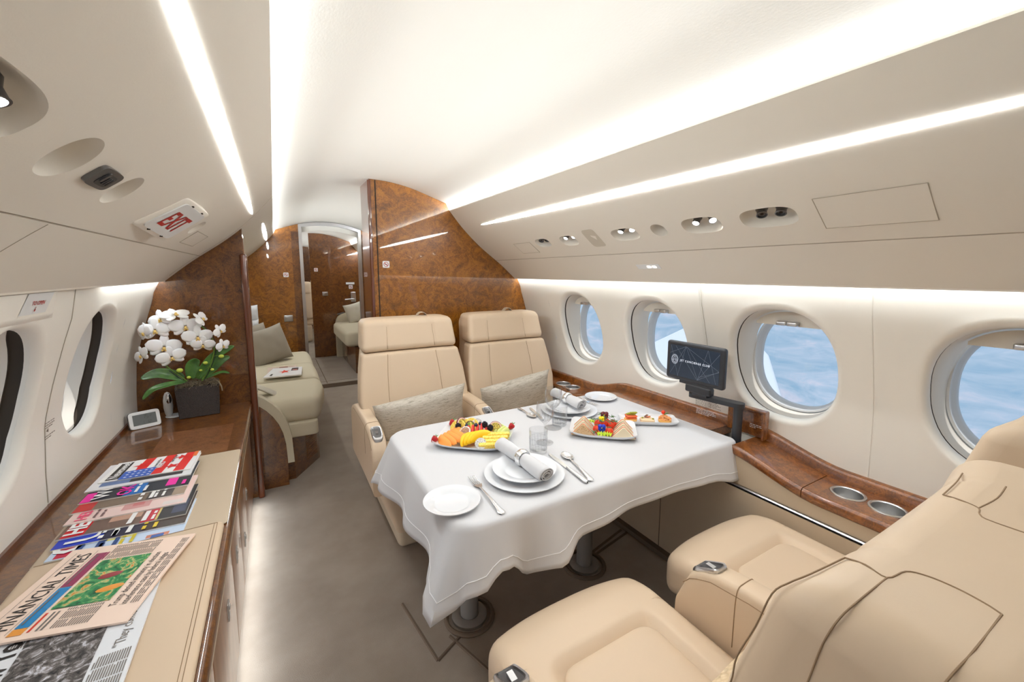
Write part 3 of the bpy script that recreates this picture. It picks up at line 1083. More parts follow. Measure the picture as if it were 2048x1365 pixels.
for k, P_ in NS.items():
    mb = MB(); mb.tube(smooth_path(P_, 4), 0.0008, 6)
    sm = mb.build('seam', 'leather_dk', next(c for c in seat_c.children if c.name.startswith('headrest')))

# cushions on the seats: flat rectangles with pinched corners
def make_cushion(name, label, w, h, d, matname, loc, rot, cat='cushion', group=None, sag=0.0, fringe=False):
    mb = MB()

    def fn(side):
        def g(u, v):
            x = (u - 0.5) * 2; y = (v - 0.5) * 2
            e = max(0.0, (1 - abs(x) ** 2.4)) * max(0.0, (1 - abs(y) ** 2.4))
            pin = 1 - 0.10 * (1 - abs(x) ** 2) * (abs(y) ** 2)
            pin2 = 1 - 0.06 * (1 - abs(y) ** 2) * (abs(x) ** 2)
            dz = side * d / 2 * e ** 0.42
            wr = 0.006 * mnoise.noise(Vector((x * 2.3 + loc[0] * 9, y * 2.1, side))) * e ** 0.5
            return Vector((x * w / 2 * pin2, dz + wr, y * h / 2 * pin + sag * (1 - x * x)))
        return g
    mb.grid(30, 20, fn(1)); mb.grid(30, 20, fn(-1), flip=True)
    o_ = mb.build(name, matname, None, angle=80)
    o_.location = loc; o_.rotation_euler = rot
    return tag(o_, label, cat, group)


make_cushion('lumbar_cushion', 'woven grey-beige lumbar cushion on the aisle seat facing the camera', 0.49, 0.262, 0.11, 'weave', (0.632, 2.055, 0.556), (math.radians(16), math.radians(-6), 0), group='woven lumbar cushions')
make_cushion('lumbar_cushion', 'woven grey-beige lumbar cushion on the window seat by the wall', 0.47, 0.255, 0.11, 'weave', (1.205, 2.065, 0.565), (math.radians(16), math.radians(-7), 0), group='woven lumbar cushions')
make_cushion('knit_cushion', 'cream knitted cushion leaning on the nearest seat back, bottom edge of the photo', 0.36, 0.22, 0.12, 'knit', (0.665, 0.318, 0.520), (math.radians(-24), 0, math.radians(4)))

# ------------------------------------------------------------------ dining table
TT = 0.645
TX0, TX1, TY0, TY1 = 0.372, 1.535, 0.918, 1.668
t_ = thing('dining_table', 'table under the white cloth on two grey pillar legs', 'table', ((TX0 + TX1) / 2, 1.31, 0))
mb = MB(); mb.rbox(((TX0 + TX1) / 2, (TY0 + TY1) / 2, TT - 0.016), (TX1 - TX0 - 0.01, TY1 - TY0 - 0.01, 0.026), (0.06, 0.06, 0.012), 6)
mb.build('tabletop', 'burl', t_)
for lx in (0.566, 1.124):
    mb = MB(); mb.lathe([(0.0, 0.012), (0.034, 0.012), (0.034, TT - 0.03), (0.0, TT - 0.03)], (lx, 1.315, 0), 28)
    lg = mb.build('leg', 'leg', t_)
    mb = MB(); mb.lathe([(0.066, 0.0), (0.066, 0.010), (0.058, 0.014), (0.036, 0.016)], (lx, 1.315, 0.001), 32)
    mb.build('floor_plate', 'leg', lg)
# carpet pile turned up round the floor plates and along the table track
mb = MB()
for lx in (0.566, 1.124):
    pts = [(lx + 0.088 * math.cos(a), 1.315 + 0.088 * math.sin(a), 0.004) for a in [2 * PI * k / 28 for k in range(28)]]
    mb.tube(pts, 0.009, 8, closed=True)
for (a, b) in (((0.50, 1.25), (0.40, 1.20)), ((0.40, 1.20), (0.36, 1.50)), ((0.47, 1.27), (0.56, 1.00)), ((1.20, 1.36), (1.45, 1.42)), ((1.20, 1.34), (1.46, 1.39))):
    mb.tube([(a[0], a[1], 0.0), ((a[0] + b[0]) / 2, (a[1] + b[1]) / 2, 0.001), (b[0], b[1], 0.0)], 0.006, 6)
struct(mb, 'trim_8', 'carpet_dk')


# tablecloth: rounded-rectangle top falling over the edge in soft folds
def cloth():
    mb = MB(); mh = MB()
    r = 0.075
    NP = 220
    # perimeter of the table outline (counter-clockwise from the near left)
    per = []
    cs = [(TX0 + r, TY0 + r, PI), (TX1 - 0.02, TY0 + 0.02, 1.5 * PI), (TX1 - 0.02, TY1 - 0.02, 0), (TX0 + r, TY1 - r, 0.5 * PI)]
    rad = [r, 0.02, 0.02, r]
    segs = []
    for i, ((x, y, a0), rr) in enumerate(zip(cs, rad)):
        for k in range(9):
            a = a0 + (PI / 2) * k / 8
            segs.append((Vector((x + rr * math.cos(a), y + rr * math.sin(a), 0)), Vector((math.cos(a), math.sin(a), 0)), i, k / 8))
    pts = []
    for i in range(len(segs)):
        p, n_, ci, k = segs[i]; q, n2, cj, k2 = segs[(i + 1) % len(segs)]
        L = (q - p).length
        m_ = max(1, int(L / 0.02))
        for j in range(m_):
            t2 = j / m_
            pts.append((p.lerp(q, t2), n_.lerp(n2, t2).normalized()))
    n_ = len(pts)
    # drop length along the outline
    def drop(p, nr):
        # distance to the cloth's own rectangular edge
        x0, x1, y0, y1 = TX0 - 0.185, TX1 + 0.10, TY0 - 0.165, TY1 + 0.14
        ds = []
        if nr.x < -0.02: ds.append((x0 - p.x) / nr.x)
        if nr.x > 0.02: ds.append((x1 - p.x) / nr.x)
        if nr.y < -0.02: ds.append((y0 - p.y) / nr.y)
        if nr.y > 0.02: ds.append((y1 - p.y) / nr.y)
        d_ = min(ds); d2 = 0.12
        if nr.y < -0.3:
            d2 = interp_s([(0.37, 0.205), (0.42, 0.165), (0.465, 0.125), (0.50, 0.130), (0.57, 0.195), (0.64, 0.175), (0.75, 0.130), (0.95, 0.108), (1.15, 0.108), (1.35, 0.120), (1.50, 0.150), (1.56, 0.155)], p.x)
            k = sstep(-0.3, -0.9, nr.y)
            d_ = d_ * (1 - k) + d2 * k
        if nr.x > 0:
            d_ = 0.155 * (1 - sstep(0.3, 0.95, nr.x)) + 0.006 if nr.y < 0 else 0.10 * (1 - sstep(0.3, 0.95, nr.x)) + 0.006
            if nr.y < -0.9:
                d_ = d2
        return min(d_, 0.215)
    rows = 14
    grid = []
    for i, (p, nr) in enumerate(pts):
        D = drop(p, nr)
        s_ = math.atan2(p.y - 1.29, p.x - 0.95)
        cornerish = abs(nr.x * nr.y) * 2
        # folds: x along the near edge, y along the left edge
        u = p.x if abs(nr.y) > 0.7 else p.y
        fold = 0.0
        if nr.y < -0.7:
            fold = -0.032 * math.cos((p.x - 0.37) * 2 * PI / 0.2) * math.exp(-max(0, p.x - 0.58) * 5.0) + 0.006 * math.sin(p.x * 11)
            if p.x > 1.35: fold += 0.008
        elif nr.x < -0.7:
            fold = 0.016 * math.sin((p.y - 0.9) * 22) + 0.010 * math.sin((p.y) * 9)
        elif nr.x > 0.7:
            fold = 0.0
        colm = []
        for j in range(rows + 1):
            t2 = D * j / rows
            # rounding over the edge
            rb = 0.012
            if t2 < rb * PI / 2:
                a = t2 / rb
                out, dz = rb * math.sin(a), rb * (1 - math.cos(a))
            else:
                q = t2 - rb * PI / 2
                fl = 0.16 + 0.5 * cornerish * 0.7
                out = rb + q * math.sin(fl * 0.9) * 0.9
                dz = rb + q * math.cos(fl * 0.55)
                out += fold * (q / 0.15) ** 1.1 + 0.012 * (q / 0.15)
                if nr.x > 0.7 or (nr.x > 0.3 and cornerish > 0.2):
                    out = rb + q * 0.02; dz = rb + q
            pos = p + nr * out + Vector((0, 0, TT + 0.0005 - dz))
            pos.z += 0.10 * fold * (t2 / 0.15) if t2 > 0.02 else 0
            colm.append(pos)
        grid.append(colm)
    # near-left corner pulls into one long point
    vs = [q for c in grid for q in c]
    m2 = rows + 1
    fs = []
    for i in range(n_):
        for j in range(rows):
            a = i * m2 + j; b = ((i + 1) % n_) * m2 + j
            fs.append((a, b, b + 1, a + 1))
    mb.add(vs, fs)
    # top surface: rings shrinking to the centre keeps the weave flat
    c0 = Vector(((TX0 + TX1) / 2, (TY0 + TY1) / 2, TT + 0.0005))
    ringsn = 3
    vs = []
    for q in range(ringsn + 1):
        k = 1 - 0.06 * q / ringsn
        for (p, nr) in pts:
            vs.append(Vector((c0.x + (p.x - c0.x) * k, c0.y + (p.y - c0.y) * k, TT + 0.0005)))
    fs = []
    for q in range(ringsn):
        for i in range(n_):
            fs.append((q * n_ + i, q * n_ + (i + 1) % n_, (q + 1) * n_ + (i + 1) % n_, (q + 1) * n_ + i))
    fs.append(tuple(ringsn * n_ + i for i in range(n_)))
    mb.add(vs, fs)
    o_ = mb.build('tablecloth', 'linen', None, angle=80, mods=[('SOLIDIFY', dict(thickness=0.0009, offset=1.0))])
    tag(o_, 'white linen tablecloth falling in folds over the dining table', 'tablecloth')
    for j in (rows - 3,):
        line = [grid[i][j] + (grid[i][j] - grid[i][j - 1]).cross(grid[(i + 1) % n_][j] - grid[i][j]).normalized() * 0.0 for i in range(n_)]
        line = [q + pts[i][1] * 0.0012 for i, q in enumerate(line)]
        mh.tube(line, 0.0011, 5, closed=True)
    mh.build('hem', 'hem', o_)
    return o_


cloth()

# ------------------------------------------------------------------ right-hand side ledge with cup holders
def ledge_z(y):
    return 0.572 + 0.068 * sstep(1.95, 1.62, y) * sstep(0.60, 0.95, y)


def ledge_x(y):
    return 1.500 + 0.062 * sstep(1.85, 2.15, y) + 0.035 * sstep(0.42, 0.2, y)


CUPS = [(1.612, 2.135), (1.612, 2.035), (1.605, 0.565), (1.605, 0.462)]
CR = 0.043
sl = thing('side_ledge', 'glossy burl wood ledge running along the right wall under the windows', 'ledge', (1.6, 0.9, 0.57))


def ledge_slab(ya, yb, holes, name='ledge_top'):
    mb = MB()
    xb = 1.703

    def top(x, y):
        return Vector((x, y, ledge_z(y)))
    cuts = []
    y = ya
    for (hx, hy) in sorted(holes, key=lambda h: h[1]):
        cuts.append((y, hy - 0.05, None)); cuts.append((hy - 0.05, hy + 0.05, (hx, hy))); y = hy + 0.05
    cuts.append((y, yb, None))
    for (a, b, h) in cuts:
        if b - a < 1e-5:
            continue
        n_ = max(2, int((b - a) / 0.04))
        if h is None:
            mb.grid(n_, 6, lambda u, v: top(ledge_x(a + (b - a) * u) + 0.012 + (xb - ledge_x(a + (b - a) * u) - 0.012) * v, a + (b - a) * u))
        else:
            x0_ = ledge_x(h[1]) + 0.012
            ol = [(CR * math.cos(2 * PI * (k + .5) / 40), CR * math.sin(2 * PI * (k + .5) / 40)) for k in range(40)]
            hole_cell(mb, lambda u, v, o: Vector((u, v, ledge_z(h[1]) - o)), x0_, xb, a, b, h[0], h[1], ol, [(1.0, 0.0), (0.99, 0.01)], 0, 3)
    # rounded nose and underside
    n_ = int((yb - ya) / 0.03)
    nose = [(0.012, 0.0), (0.005, -0.002), (0.0, -0.008), (0.0, -0.030), (0.004, -0.036), (0.012, -0.038), (0.03, -0.038)]
    mb.grid(n_, len(nose) - 1, lambda u, v: Vector((ledge_x(ya + (yb - ya) * u) + nose[round(v * 6)][0], ya + (yb - ya) * u, ledge_z(ya + (yb - ya) * u) + nose[round(v * 6)][1])))
    for yy in (ya, yb):
        mb.poly([Vector((ledge_x(yy) + a, yy, ledge_z(yy) + b)) for a, b in nose] + [Vector((xb, yy, ledge_z(yy) - 0.038)), Vector((xb, yy, ledge_z(yy)))])
    return mb.build(name, 'burl_ledge', sl, angle=50)


ledge_slab(-1.85, 0.655, [c for c in CUPS if c[1] < 0.6])
ledge_slab(0.6575, 0.905, [])
ledge_slab(1.035, 2.65, [c for c in CUPS if c[1] > 1.9])
# backsplash against the wall
mb = MB()
bs = [(-0.030, 0.0), (-0.026, 0.030), (-0.022, 0.036), (-0.014, 0.038), (0.0, 0.038)]


def bsplash(ya, yb, mb):
    n_ = int((yb - ya) / 0.03)
    mb.grid(n_, 4, lambda u, v: Vector((CX + wall_half(ledge_z(ya + (yb - ya) * u)) + bs[round(v * 4)][0], ya + (yb - ya) * u, ledge_z(ya + (yb - ya) * u) + bs[round(v * 4)][1])))


bsplash(-1.85, 2.65, mb)
mb.build('backsplash', 'burl_ledge', sl, angle=50)
# open well of the monitor post between the ledge panels, its lid standing against the wall
mb = MB()
mb.box((1.60, 0.97, ledge_z(0.97) - 0.06), (0.19, 0.125, 0.012))
mb.box((1.508, 0.97, ledge_z(0.97) - 0.022), (0.014, 0.13, 0.036), 1)
mb.build('post_well', ['panel', 'burl'], sl)
mb = MB(); mb.rbox((1.662, 0.945, ledge_z(0.95) + 0.055), (0.014, 0.165, 0.115), 0.004, 2, rot=None)
mb.rbox((1.650, 0.868, ledge_z(0.95) + 0.055), (0.03, 0.010, 0.115), 0.003, 2); mb.rbox((1.650, 0.945, ledge_z(0.95) + 0.110), (0.03, 0.165, 0.009), 0.003, 2)
ld = mb.build('well_lid', 'burl_ledge', sl)


def fine_print(mb, fn, lines, h, w, mi=0, seed=1):
    """rows of tiny unreadable type: strings of short dashes"""
    rnd = random.Random(seed)
    for i in range(lines):
        x = 0; y = -i * h * 1.7
        end = w * (1 if i < lines - 1 else 0.6) * rnd.uniform(0.8, 1)
        while x < end:
            L = rnd.uniform(0.8, 3.2) * h
            mb.poly([fn(x, y), fn(min(x + L, w), y), fn(min(x + L, w), y + h * 0.62), fn(x, y + h * 0.62)], mi)
            x += L + h * 0.6


mb = MB()
yl = 1.19
fine_print(mb, lambda u, v: Vector((CX + wall_half(ledge_z(yl)) - 0.031 + (v + 0.0) * 0.12 + 0.003, yl - u, ledge_z(yl) + 0.030 + v)), 4, 0.0036, 0.105, seed=3)
mb.build('instruction_print', 'white', sl, weld=False)
mb = MB()
fine_print(mb, lambda u, v: Vector((1.6545, 0.93 - u, ledge_z(0.95) + 0.045 + v)), 3, 0.0036, 0.05, seed=5)
mb.build('instruction_print', 'white', ld, weld=False)
for i, (hx, hy) in enumerate(CUPS):
    mb = MB(); z = ledge_z(hy)
    mb.lathe([(CR + 0.006, z + 0.0008), (CR + 0.005, z + 0.003), (CR, z + 0.0035), (CR - 0.003, z + 0.001), (CR - 0.006, z - 0.045), (CR - 0.012, z - 0.050), (0.001, z - 0.050)], (hx, hy, 0), 40)
    mb.build('cup_holder', 'steel', sl, angle=40)
# printed notice on the wall under the second window
mb = MB()
fine_print(mb, lambda u, v: wall_pt(1.215 - u, 0.716 + v, 1, -0.0012), 7, 0.0036, 0.13, seed=8)
tag(mb.build('printed_notice', 'inkg', None, weld=False), 'small block of grey printed text on the wall above the wood ledge, below the monitor', 'notice')
mb = MB()
fine_print(mb, lambda u, v: wall_pt(1.735 + u, 0.845 + v, -1, -0.0012), 3, 0.0042, 0.07, seed=9)
fine_print(mb, lambda u, v: wall_pt(1.73 + u, 0.805 + v, -1, -0.0012), 2, 0.0042, 0.07, seed=10)
mb.poly([wall_pt(1.74, 0.822, -1, -.0012), wall_pt(1.755, 0.828, -1, -.0012), wall_pt(1.755, 0.816, -1, -.0012)])
tag(mb.build('printed_notice', 'inkg', None, weld=False), 'small block of printed text with an arrow beside the left window', 'notice')

# leather side panel under the ledge
mb = MB()
mb.grid(60, 4, lambda u, v: Vector((ledge_x(-1.85 + 4.5 * u) + 0.006 + 0.004, -1.85 + 4.5 * u, 0.486 + (ledge_z(-1.85 + 4.5 * u) - 0.036 - 0.486) * v)))
mb.grid(20, 4, lambda u, v: Vector((1.492 + 0.06 * sstep(1.9, 2.15, -1.85 + 4.5 * u), -1.85 + 4.5 * u, 0.478 * v)))
struct(mb, 'trim_9', 'leather2')
mb = MB()
mb.tube([(ledge_x(y_) + 0.004, y_, 0.482) for y_ in [-1.85 + 4.5 * k / 60 for k in range(61)]], 0.005, 6)
struct(mb, 'trim_10', 'metal')
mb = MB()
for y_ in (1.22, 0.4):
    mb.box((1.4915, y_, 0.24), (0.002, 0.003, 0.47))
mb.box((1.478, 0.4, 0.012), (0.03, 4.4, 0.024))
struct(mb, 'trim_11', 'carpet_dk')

# ------------------------------------------------------------------ monitor on its swing arm
mo = thing('monitor', 'black swing-arm monitor showing a company logo, standing on the wood ledge by the windows', 'monitor', (1.575, 0.935, 0.59))
SX = 1.52
mb = MB(); mb.rbox((SX + 0.011, 1.108, 0.915), (0.024, 0.278, 0.170), (0.008, 0.012, 0.012), 5); scr = mb.build('screen_housing', 'black', mo)
M['display'] = mat('lit_display', C8(16, 18, 24), 0.2, emis=C8(34, 44, 56), es=0.55)
M['display_line'] = mat('display_line', C8(90, 96, 104), 0.4, emis=C8(88, 94, 104), es=0.5)
M['display_text'] = mat('display_text', C8(190, 196, 204), 0.4, emis=C8(180, 186, 196), es=0.7)
mb = MB(); mb.box((SX - 0.0012, 1.108, 0.915), (0.0016, 0.238, 0.136)); mb.build('display', 'display', scr)


def sf(u, v):          # u to the right as seen from the table (towards -y), v up
    return Vector((SX - 0.0024, 1.108 + 0.119 - u * 0.238, 0.915 - 0.068 + v * 0.136))


def sline(mb, a, b, w):
    a3, b3 = sf(*a), sf(*b); d = (b3 - a3).normalized(); nn = Vector((0, -d.z, d.y)) * w
    mb.poly([a3 - nn, b3 - nn, b3 + nn, a3 + nn])


mb = MB()
for a, b in (((0.02, 0.98), (0.19, 0)), ((0.12, 0.98), (0.60, 0.0)), ((0.34, 1), (0.0, 0.72)), ((0.34, 1), (0.02, 0.06)), ((0.34, 1), (0.18, 0.0)), ((0.34, 1), (0.60, 0.04)), ((0.34, 1), (1.0, 0.42)), ((0.36, 1), (0.84, 0.02)),
             ((0.78, 1), (0.60, 0.02)), ((0.78, 1), (0.95, 0.02)), ((1.0, 0.94), (0.60, 0.02)), ((1.0, 0.42), (0.60, 0.02)), ((1.0, 0.40), (0.62, 0.12))):
    sline(mb, a, b, 0.00035)
mb.build('display_pattern', 'display_line', scr, weld=False)
mb = MB()
mb.text('JET CONCIERGE CLUB', lambda u, v: sf(0.225 + u / 0.238, 0.50 + v / 0.136) + Vector((-0.0002, 0, 0)), 0.0125, space=1.28, sx=0.92)
cy_, cz_ = sf(0.11, 0.535).y, sf(0.11, 0.535).z
for (ra, rb) in ((0.0165, 0.021), (0.013, 0.0165)):
    N = 40
    P_ = [Vector((SX - 0.0026, cy_ + ra * math.cos(2 * PI * k / N), cz_ + rb * math.sin(2 * PI * k / N))) for k in range(N)]
    mb.tube(P_, 0.00035, 4, closed=True)
for k in range(16):
    a = 2 * PI * k / 16
    mb.tube([(SX - 0.0026, cy_ + 0.013 * math.cos(a), cz_ + 0.0165 * math.sin(a)), (SX - 0.0026, cy_ + 0.0165 * math.cos(a), cz_ + 0.021 * math.sin(a))], 0.0003, 4)
mb.tube([(SX - 0.0026, cy_ - 0.011, cz_ - 0.006), (SX - 0.0026, cy_, cz_ + 0.014), (SX - 0.0026, cy_ + 0.011, cz_ - 0.006)], 0.0005, 4)
mb.tube([(SX - 0.0026, cy_ + 0.006 * math.cos(2 * PI * k / 16), cz_ - 0.006 + 0.006 * math.sin(2 * PI * k / 16)) for k in range(16)], 0.0005, 4, closed=True)
mb.build('display_logo', 'display_text', scr, weld=False)
mb = MB()
mb.box((SX + 0.012, 1.10, 0.826), (0.02, 0.15, 0.012)); mb.rbox((SX + 0.016, 1.085, 0.806), (0.034, 0.12, 0.034), 0.008, 3); mb.rbox((SX + 0.02, 1.075, 0.787), (0.04, 0.07, 0.014), 0.005, 3)
mb.build('hinge_bracket', 'black', mo)
mb = MB()
for i in range(12):
    pass
ol = [(0.020 * math.cos(a), 0.020 * math.sin(a)) for a in [PI / 2 + PI * k / 10 for k in range(11)]]
armp = [Vector((1.545 + 0.0, 1.115 + 0.0, 0))]
A_, B_ = Vector((1.545, 1.115, 0)), Vector((1.575, 0.935, 0)); d_ = (B_ - A_).normalized(); n_v = Vector((-d_.y, d_.x, 0))
out = []
for k in range(11):
    a = PI / 2 + PI * k / 10
    out.append(A_ + d_ * 0.021 * math.cos(a) + n_v * 0.021 * math.sin(a))
for k in range(11):
    a = -PI / 2 + PI * k / 10
    out.append(B_ + d_ * 0.023 * math.cos(a) + n_v * 0.023 * math.sin(a))
mb.prism([(p.x, p.y) for p in out], 0.018, lambda u, v, w: Vector((u, v, 0.766 + w)))
mb.build('swing_arm', 'black', mo, angle=30)
mb = MB(); mb.lathe([(0.0, 0.585), (0.0175, 0.585), (0.0175, 0.766)], (1.575, 0.935, 0), 28); mb.build('post', 'black', mo)

# ------------------------------------------------------------------ credenza on the left
CF = -0.158                     # front edge of the wood top
cr = thing('credenza', 'long burl wood credenza along the left wall, topped with tan leather mats', 'cabinet', (-0.38, 0.9, 0))
CT = 0.578
mb = MB()
ya, yb = -1.85, 2.695
nose = [(-0.62, 0.0), (-0.30, 0.0), (-0.016, 0.0), (-0.006, -0.002), (0.0, -0.010), (0.001, -0.030), (-0.006, -0.038), (-0.03, -0.040), (-0.5, -0.040)]
mb.grid(2, len(nose) - 1, lambda u, v: Vector((CF + 0.006 + (nose[round(v * 8)][0] if round(v * 8) else 0) + (-(CX * 0 + 0) if round(v * 8) else (-(0.49))), ya + (yb - ya) * u, CT + nose[round(v * 8)][1])))
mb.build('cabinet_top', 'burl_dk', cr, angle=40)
# upstand against the wall
mb = MB(); mb.box((-0.640, (ya + yb) / 2, CT + 0.006), (0.012, yb - ya, 0.020)); mb.build('upstand', 'burl_edge', cr)
# lighter panel let into the top near the orchid
mb = MB(); mb.box((-0.340, 2.145, CT + 0.0008), (0.262, 0.36, 0.0016)); mb.build('inlaid_panel', 'burl_grain', cr)
mb = MB(); mb.box((CF - 0.012, (ya + yb) / 2, 0.505), (0.012, yb - ya, 0.066)); mb.build('leather_band', 'leather2', cr)
mb = MB(); mb.box((-0.40, (ya + yb) / 2, 0.30), (0.44, yb - ya, 0.48)); mb.build('carcass', 'wood_face', cr)
mb = MB(); mb.box((-0.40, (ya + yb) / 2, 0.04), (0.41, yb - ya, 0.08)); mb.build('plinth', 'burl_dk', cr)
dy = [-1.2, -0.6, 0.0, 0.55, 1.05, 1.50, 1.80, 2.10, 2.66]
for i in range(len(dy) - 1):
    a, b = dy[i] + 0.002, dy[i + 1] - 0.002
    mb = MB(); mb.rbox((-0.178, (a + b) / 2, 0.275), (0.012, b - a, 0.382), (0.003, 0.003, 0.003), 2)
    d2 = mb.build('cabinet_door', 'wood_face', cr)
    if i in (4, 5, 6, 7):
        yy, zz = {4: (1.325, 0.345), 5: (1.62, 0.33), 6: (1.93, 0.20), 7: (1.955 + 0.18, 0.30)}[i]
        mb = MB(); mb.rbox((-0.171, yy, zz), (0.006, 0.030, 0.052), (0.002, 0.004, 0.004), 2)
        mb.rbox((-0.1675, yy, zz + 0.012), (0.004, 0.018, 0.012), (0.001, 0.003, 0.003), 2)
        mb.build('latch', 'metal', d2)
# leather mats
mb = MB(); mb.rbox(((-0.56 + CF - 0.004) / 2, 1.665, CT + 0.003), (0.40, 0.58, 0.0055), (0.012, 0.012, 0.002), 3)
tag(mb.build('leather_mat', 'leather2'), 'thin tan leather mat under the fanned magazines', 'mat')
mb = MB(); mb.rbox(((-0.548 + CF - 0.010) / 2, 0.10, CT + 0.012), (0.385, 2.53, 0.024), (0.018, 0.018, 0.010), 6)
pad = tag(mb.build('seat_pad', 'leather'), 'long padded tan leather cushion on the credenza under the newspapers', 'pad')
mb = MB()
for xo in (0.012, 0.019):
    mb.tube([(CF - 0.010 - xo, y_, CT + 0.0243) for y_ in (-1.15, 0, 1.35)], 0.0007, 4)
mb.tube([(-0.54, 1.352, CT + 0.0243), (-0.18, 1.352, CT + 0.0243)], 0.0007, 4)
mb.build('stitching', 'leather_dk', pad)

# ------------------------------------------------------------------ table settings
ZT = TT + 0.0022


def lathe_thing(name, prof, loc, matname, label, cat, group=None, seg=48, warp=None):
    mb = MB(); mb.lathe(prof, (0, 0, 0), seg, warp=warp)
    o_ = mb.build(name, matname, None, angle=40)
    o_.location = loc
    return tag(o_, label, cat, group)


def plate_prof(R, h=0.014, well=0.62):
    w = R * well
    return [(0.0, 0.003), (w * 0.9, 0.003), (w, 0.0035), (w * 1.05, 0.006), (R * 0.97, h), (R, h), (R, h - 0.002), (R * 0.97, h - 0.003), (w * 1.05, 0.002), (w, 0.0), (0.0, 0.0)]


plates = [
    ('bread_plate', 0.081, (0.400, 1.042, ZT), 'small white bread plate at the near left corner of the table, beside the fork'),
    ('charger_plate', 0.130, (0.664, 1.080, ZT), 'large white plate under the smaller one in the near place setting'),
    ('dinner_plate', 0.104, (0.668, 1.086, ZT + 0.0135), 'white plate holding the rolled napkin in the near place setting'),
    ('bread_plate', 0.081, (1.440, 1.585, ZT), 'small white bread plate at the far right corner of the table by the wood ledge'),
    ('charger_plate', 0.130, (1.170, 1.500, ZT), 'large white plate under the smaller one in the far place setting'),
    ('dinner_plate', 0.104, (1.168, 1.505, ZT + 0.0135), 'white plate holding the rolled napkin in the far place setting')]
for nm, R, loc, lb in plates:
    lathe_thing(nm, plate_prof(R), loc, 'china', lb, 'plate')


def napkin(loc, rz, label, L=0.275):
    """napkin rolled round itself, drawn through a silver ring, its end showing the layers"""
    t_ = thing('rolled_napkin', label, 'napkin', loc)
    R3 = Matrix.Rotation(rz, 3, 'Z')
    mb = MB(); N = 96; turns = 2.6

    def spiral(u):
        a = u * turns * 2 * PI
        r = 0.007 + 0.0175 * u
        return a, r

    def fn(u, v):
        a, r = spiral(u)
        x = (v - 0.5) * L
        wst = 1 - 0.16 * math.exp(-((x - 0.0) / 0.03) ** 2) + 0.05 * abs(x) / (L / 2)
        fl = 0.004 * math.sin(a * 1.5 + x * 20) * u
        p = Vector((x + 0.006 * math.sin(a), (r * wst + fl * 0.4) * math.cos(a), 0.026 + (r * wst + fl * 0.3) * math.sin(a)))
        return R3 @ p + Vector(loc)
    mb.grid(N, 20, fn)
    mb.build('napkin', 'linen', t_, angle=80, mods=[('SOLIDIFY', dict(thickness=0.0022, offset=0))])
    mb = MB()
    rot = R3 @ Matrix.Rotation(PI / 2, 3, 'Y')
    mb.lathe([(0.0232, -0.014), (0.0262, -0.010), (0.0280, 0.0), (0.0262, 0.010), (0.0232, 0.014), (0.0225, 0.0), (0.0232, -0.014)], Vector(loc) + Vector((0, 0, 0.027)), 36, rot=rot)
    mb.build('napkin_ring', 'silver', t_)
    return t_


napkin((0.676, 1.112, ZT + 0.018), math.radians(-88), 'rolled white napkin in a silver ring on the near plates')
napkin((1.205, 1.560, ZT + 0.018), math.radians(-92), 'rolled white napkin in a silver ring on the far plates', 0.23)


def cut_frame(a, b, zb):
    a = Vector((a[0], a[1], zb)); b = Vector((b[0], b[1], zb)); d = b - a
    L = d.length; d.normalize(); n_ = Vector((-d.y, d.x, 0))
    return L, lambda u, v, w: a + d * u + n_ * v + Vector((0, 0, w))


def handle(mb, f, u0, u1, w0=0.0032, w1=0.0095):
    N = 16

    def g(a, b):
        t_ = a; ang = 2 * PI * b
        w = w0 + (w1 - w0) * (t_ ** 2.2)
        if t_ > 0.85:
            w *= 1.0 + 0.25 * math.sin((t_ - 0.85) / 0.15 * PI)
        if t_ > 0.985:
            w *= 0.5
        return f(u0 + (u1 - u0) * t_, w * math.cos(ang), 0.0035 + 0.004 * math.sin(t_ * PI) * 0.8 + 0.0022 * math.sin(ang))
    mb.grid(22, 12, g)
    mb.poly([g(0, k / 12) for k in range(12)]); mb.poly([g(1, k / 12) for k in range(12)])


def fork(a, b, label):
    L, f = cut_frame(a, b, ZT)
    mb = MB()
    for k in range(4):
        v = (k - 1.5) * 0.0062
        mb.tube([f(0.0, v * 1.05, 0.006), f(0.03, v, 0.0025), f(0.055, v * 0.95, 0.003)], [0.0007, 0.0014, 0.0016], 6)
    mb.grid(8, 4, lambda u, v: f(0.052 + 0.026 * u, (v - 0.5) * (0.0225 * (1 - u) ** 0.6 + 0.006), 0.003 + 0.002 * u))
    handle(mb, f, 0.074, L)
    return tag(mb.build('fork', 'silver', None, angle=50), label, 'fork')


def knife(a, b, label):
    L, f = cut_frame(a, b, ZT)
    mb = MB()
    bl = L * 0.52
    ol = [(0.0, 0.004), (0.02, 0.0085), (0.06, 0.0095), (bl, 0.007), (bl, -0.006), (0.03, -0.006), (0.008, -0.003)]
    mb.prism(ol, 0.0012, lambda u, v, w: f(u, v, 0.002 + w))
    mb.rbox(f(bl + 0.004, 0, 0.005), (0.010, 0.012, 0.009), 0.003, 2)

    def g(p, q):
        ang = 2 * PI * q; w = 0.0062 + 0.0032 * p
        if p > 0.93: w *= math.sqrt(max(0.05, 1 - ((p - 0.93) / 0.07) ** 2))
        return f(bl + 0.006 + (L - bl - 0.006) * p, w * math.cos(ang), 0.0052 + 0.0045 * math.sin(ang))
    mb.grid(16, 12, g)
    return tag(mb.build('knife', 'silver', None, angle=50), label, 'knife')


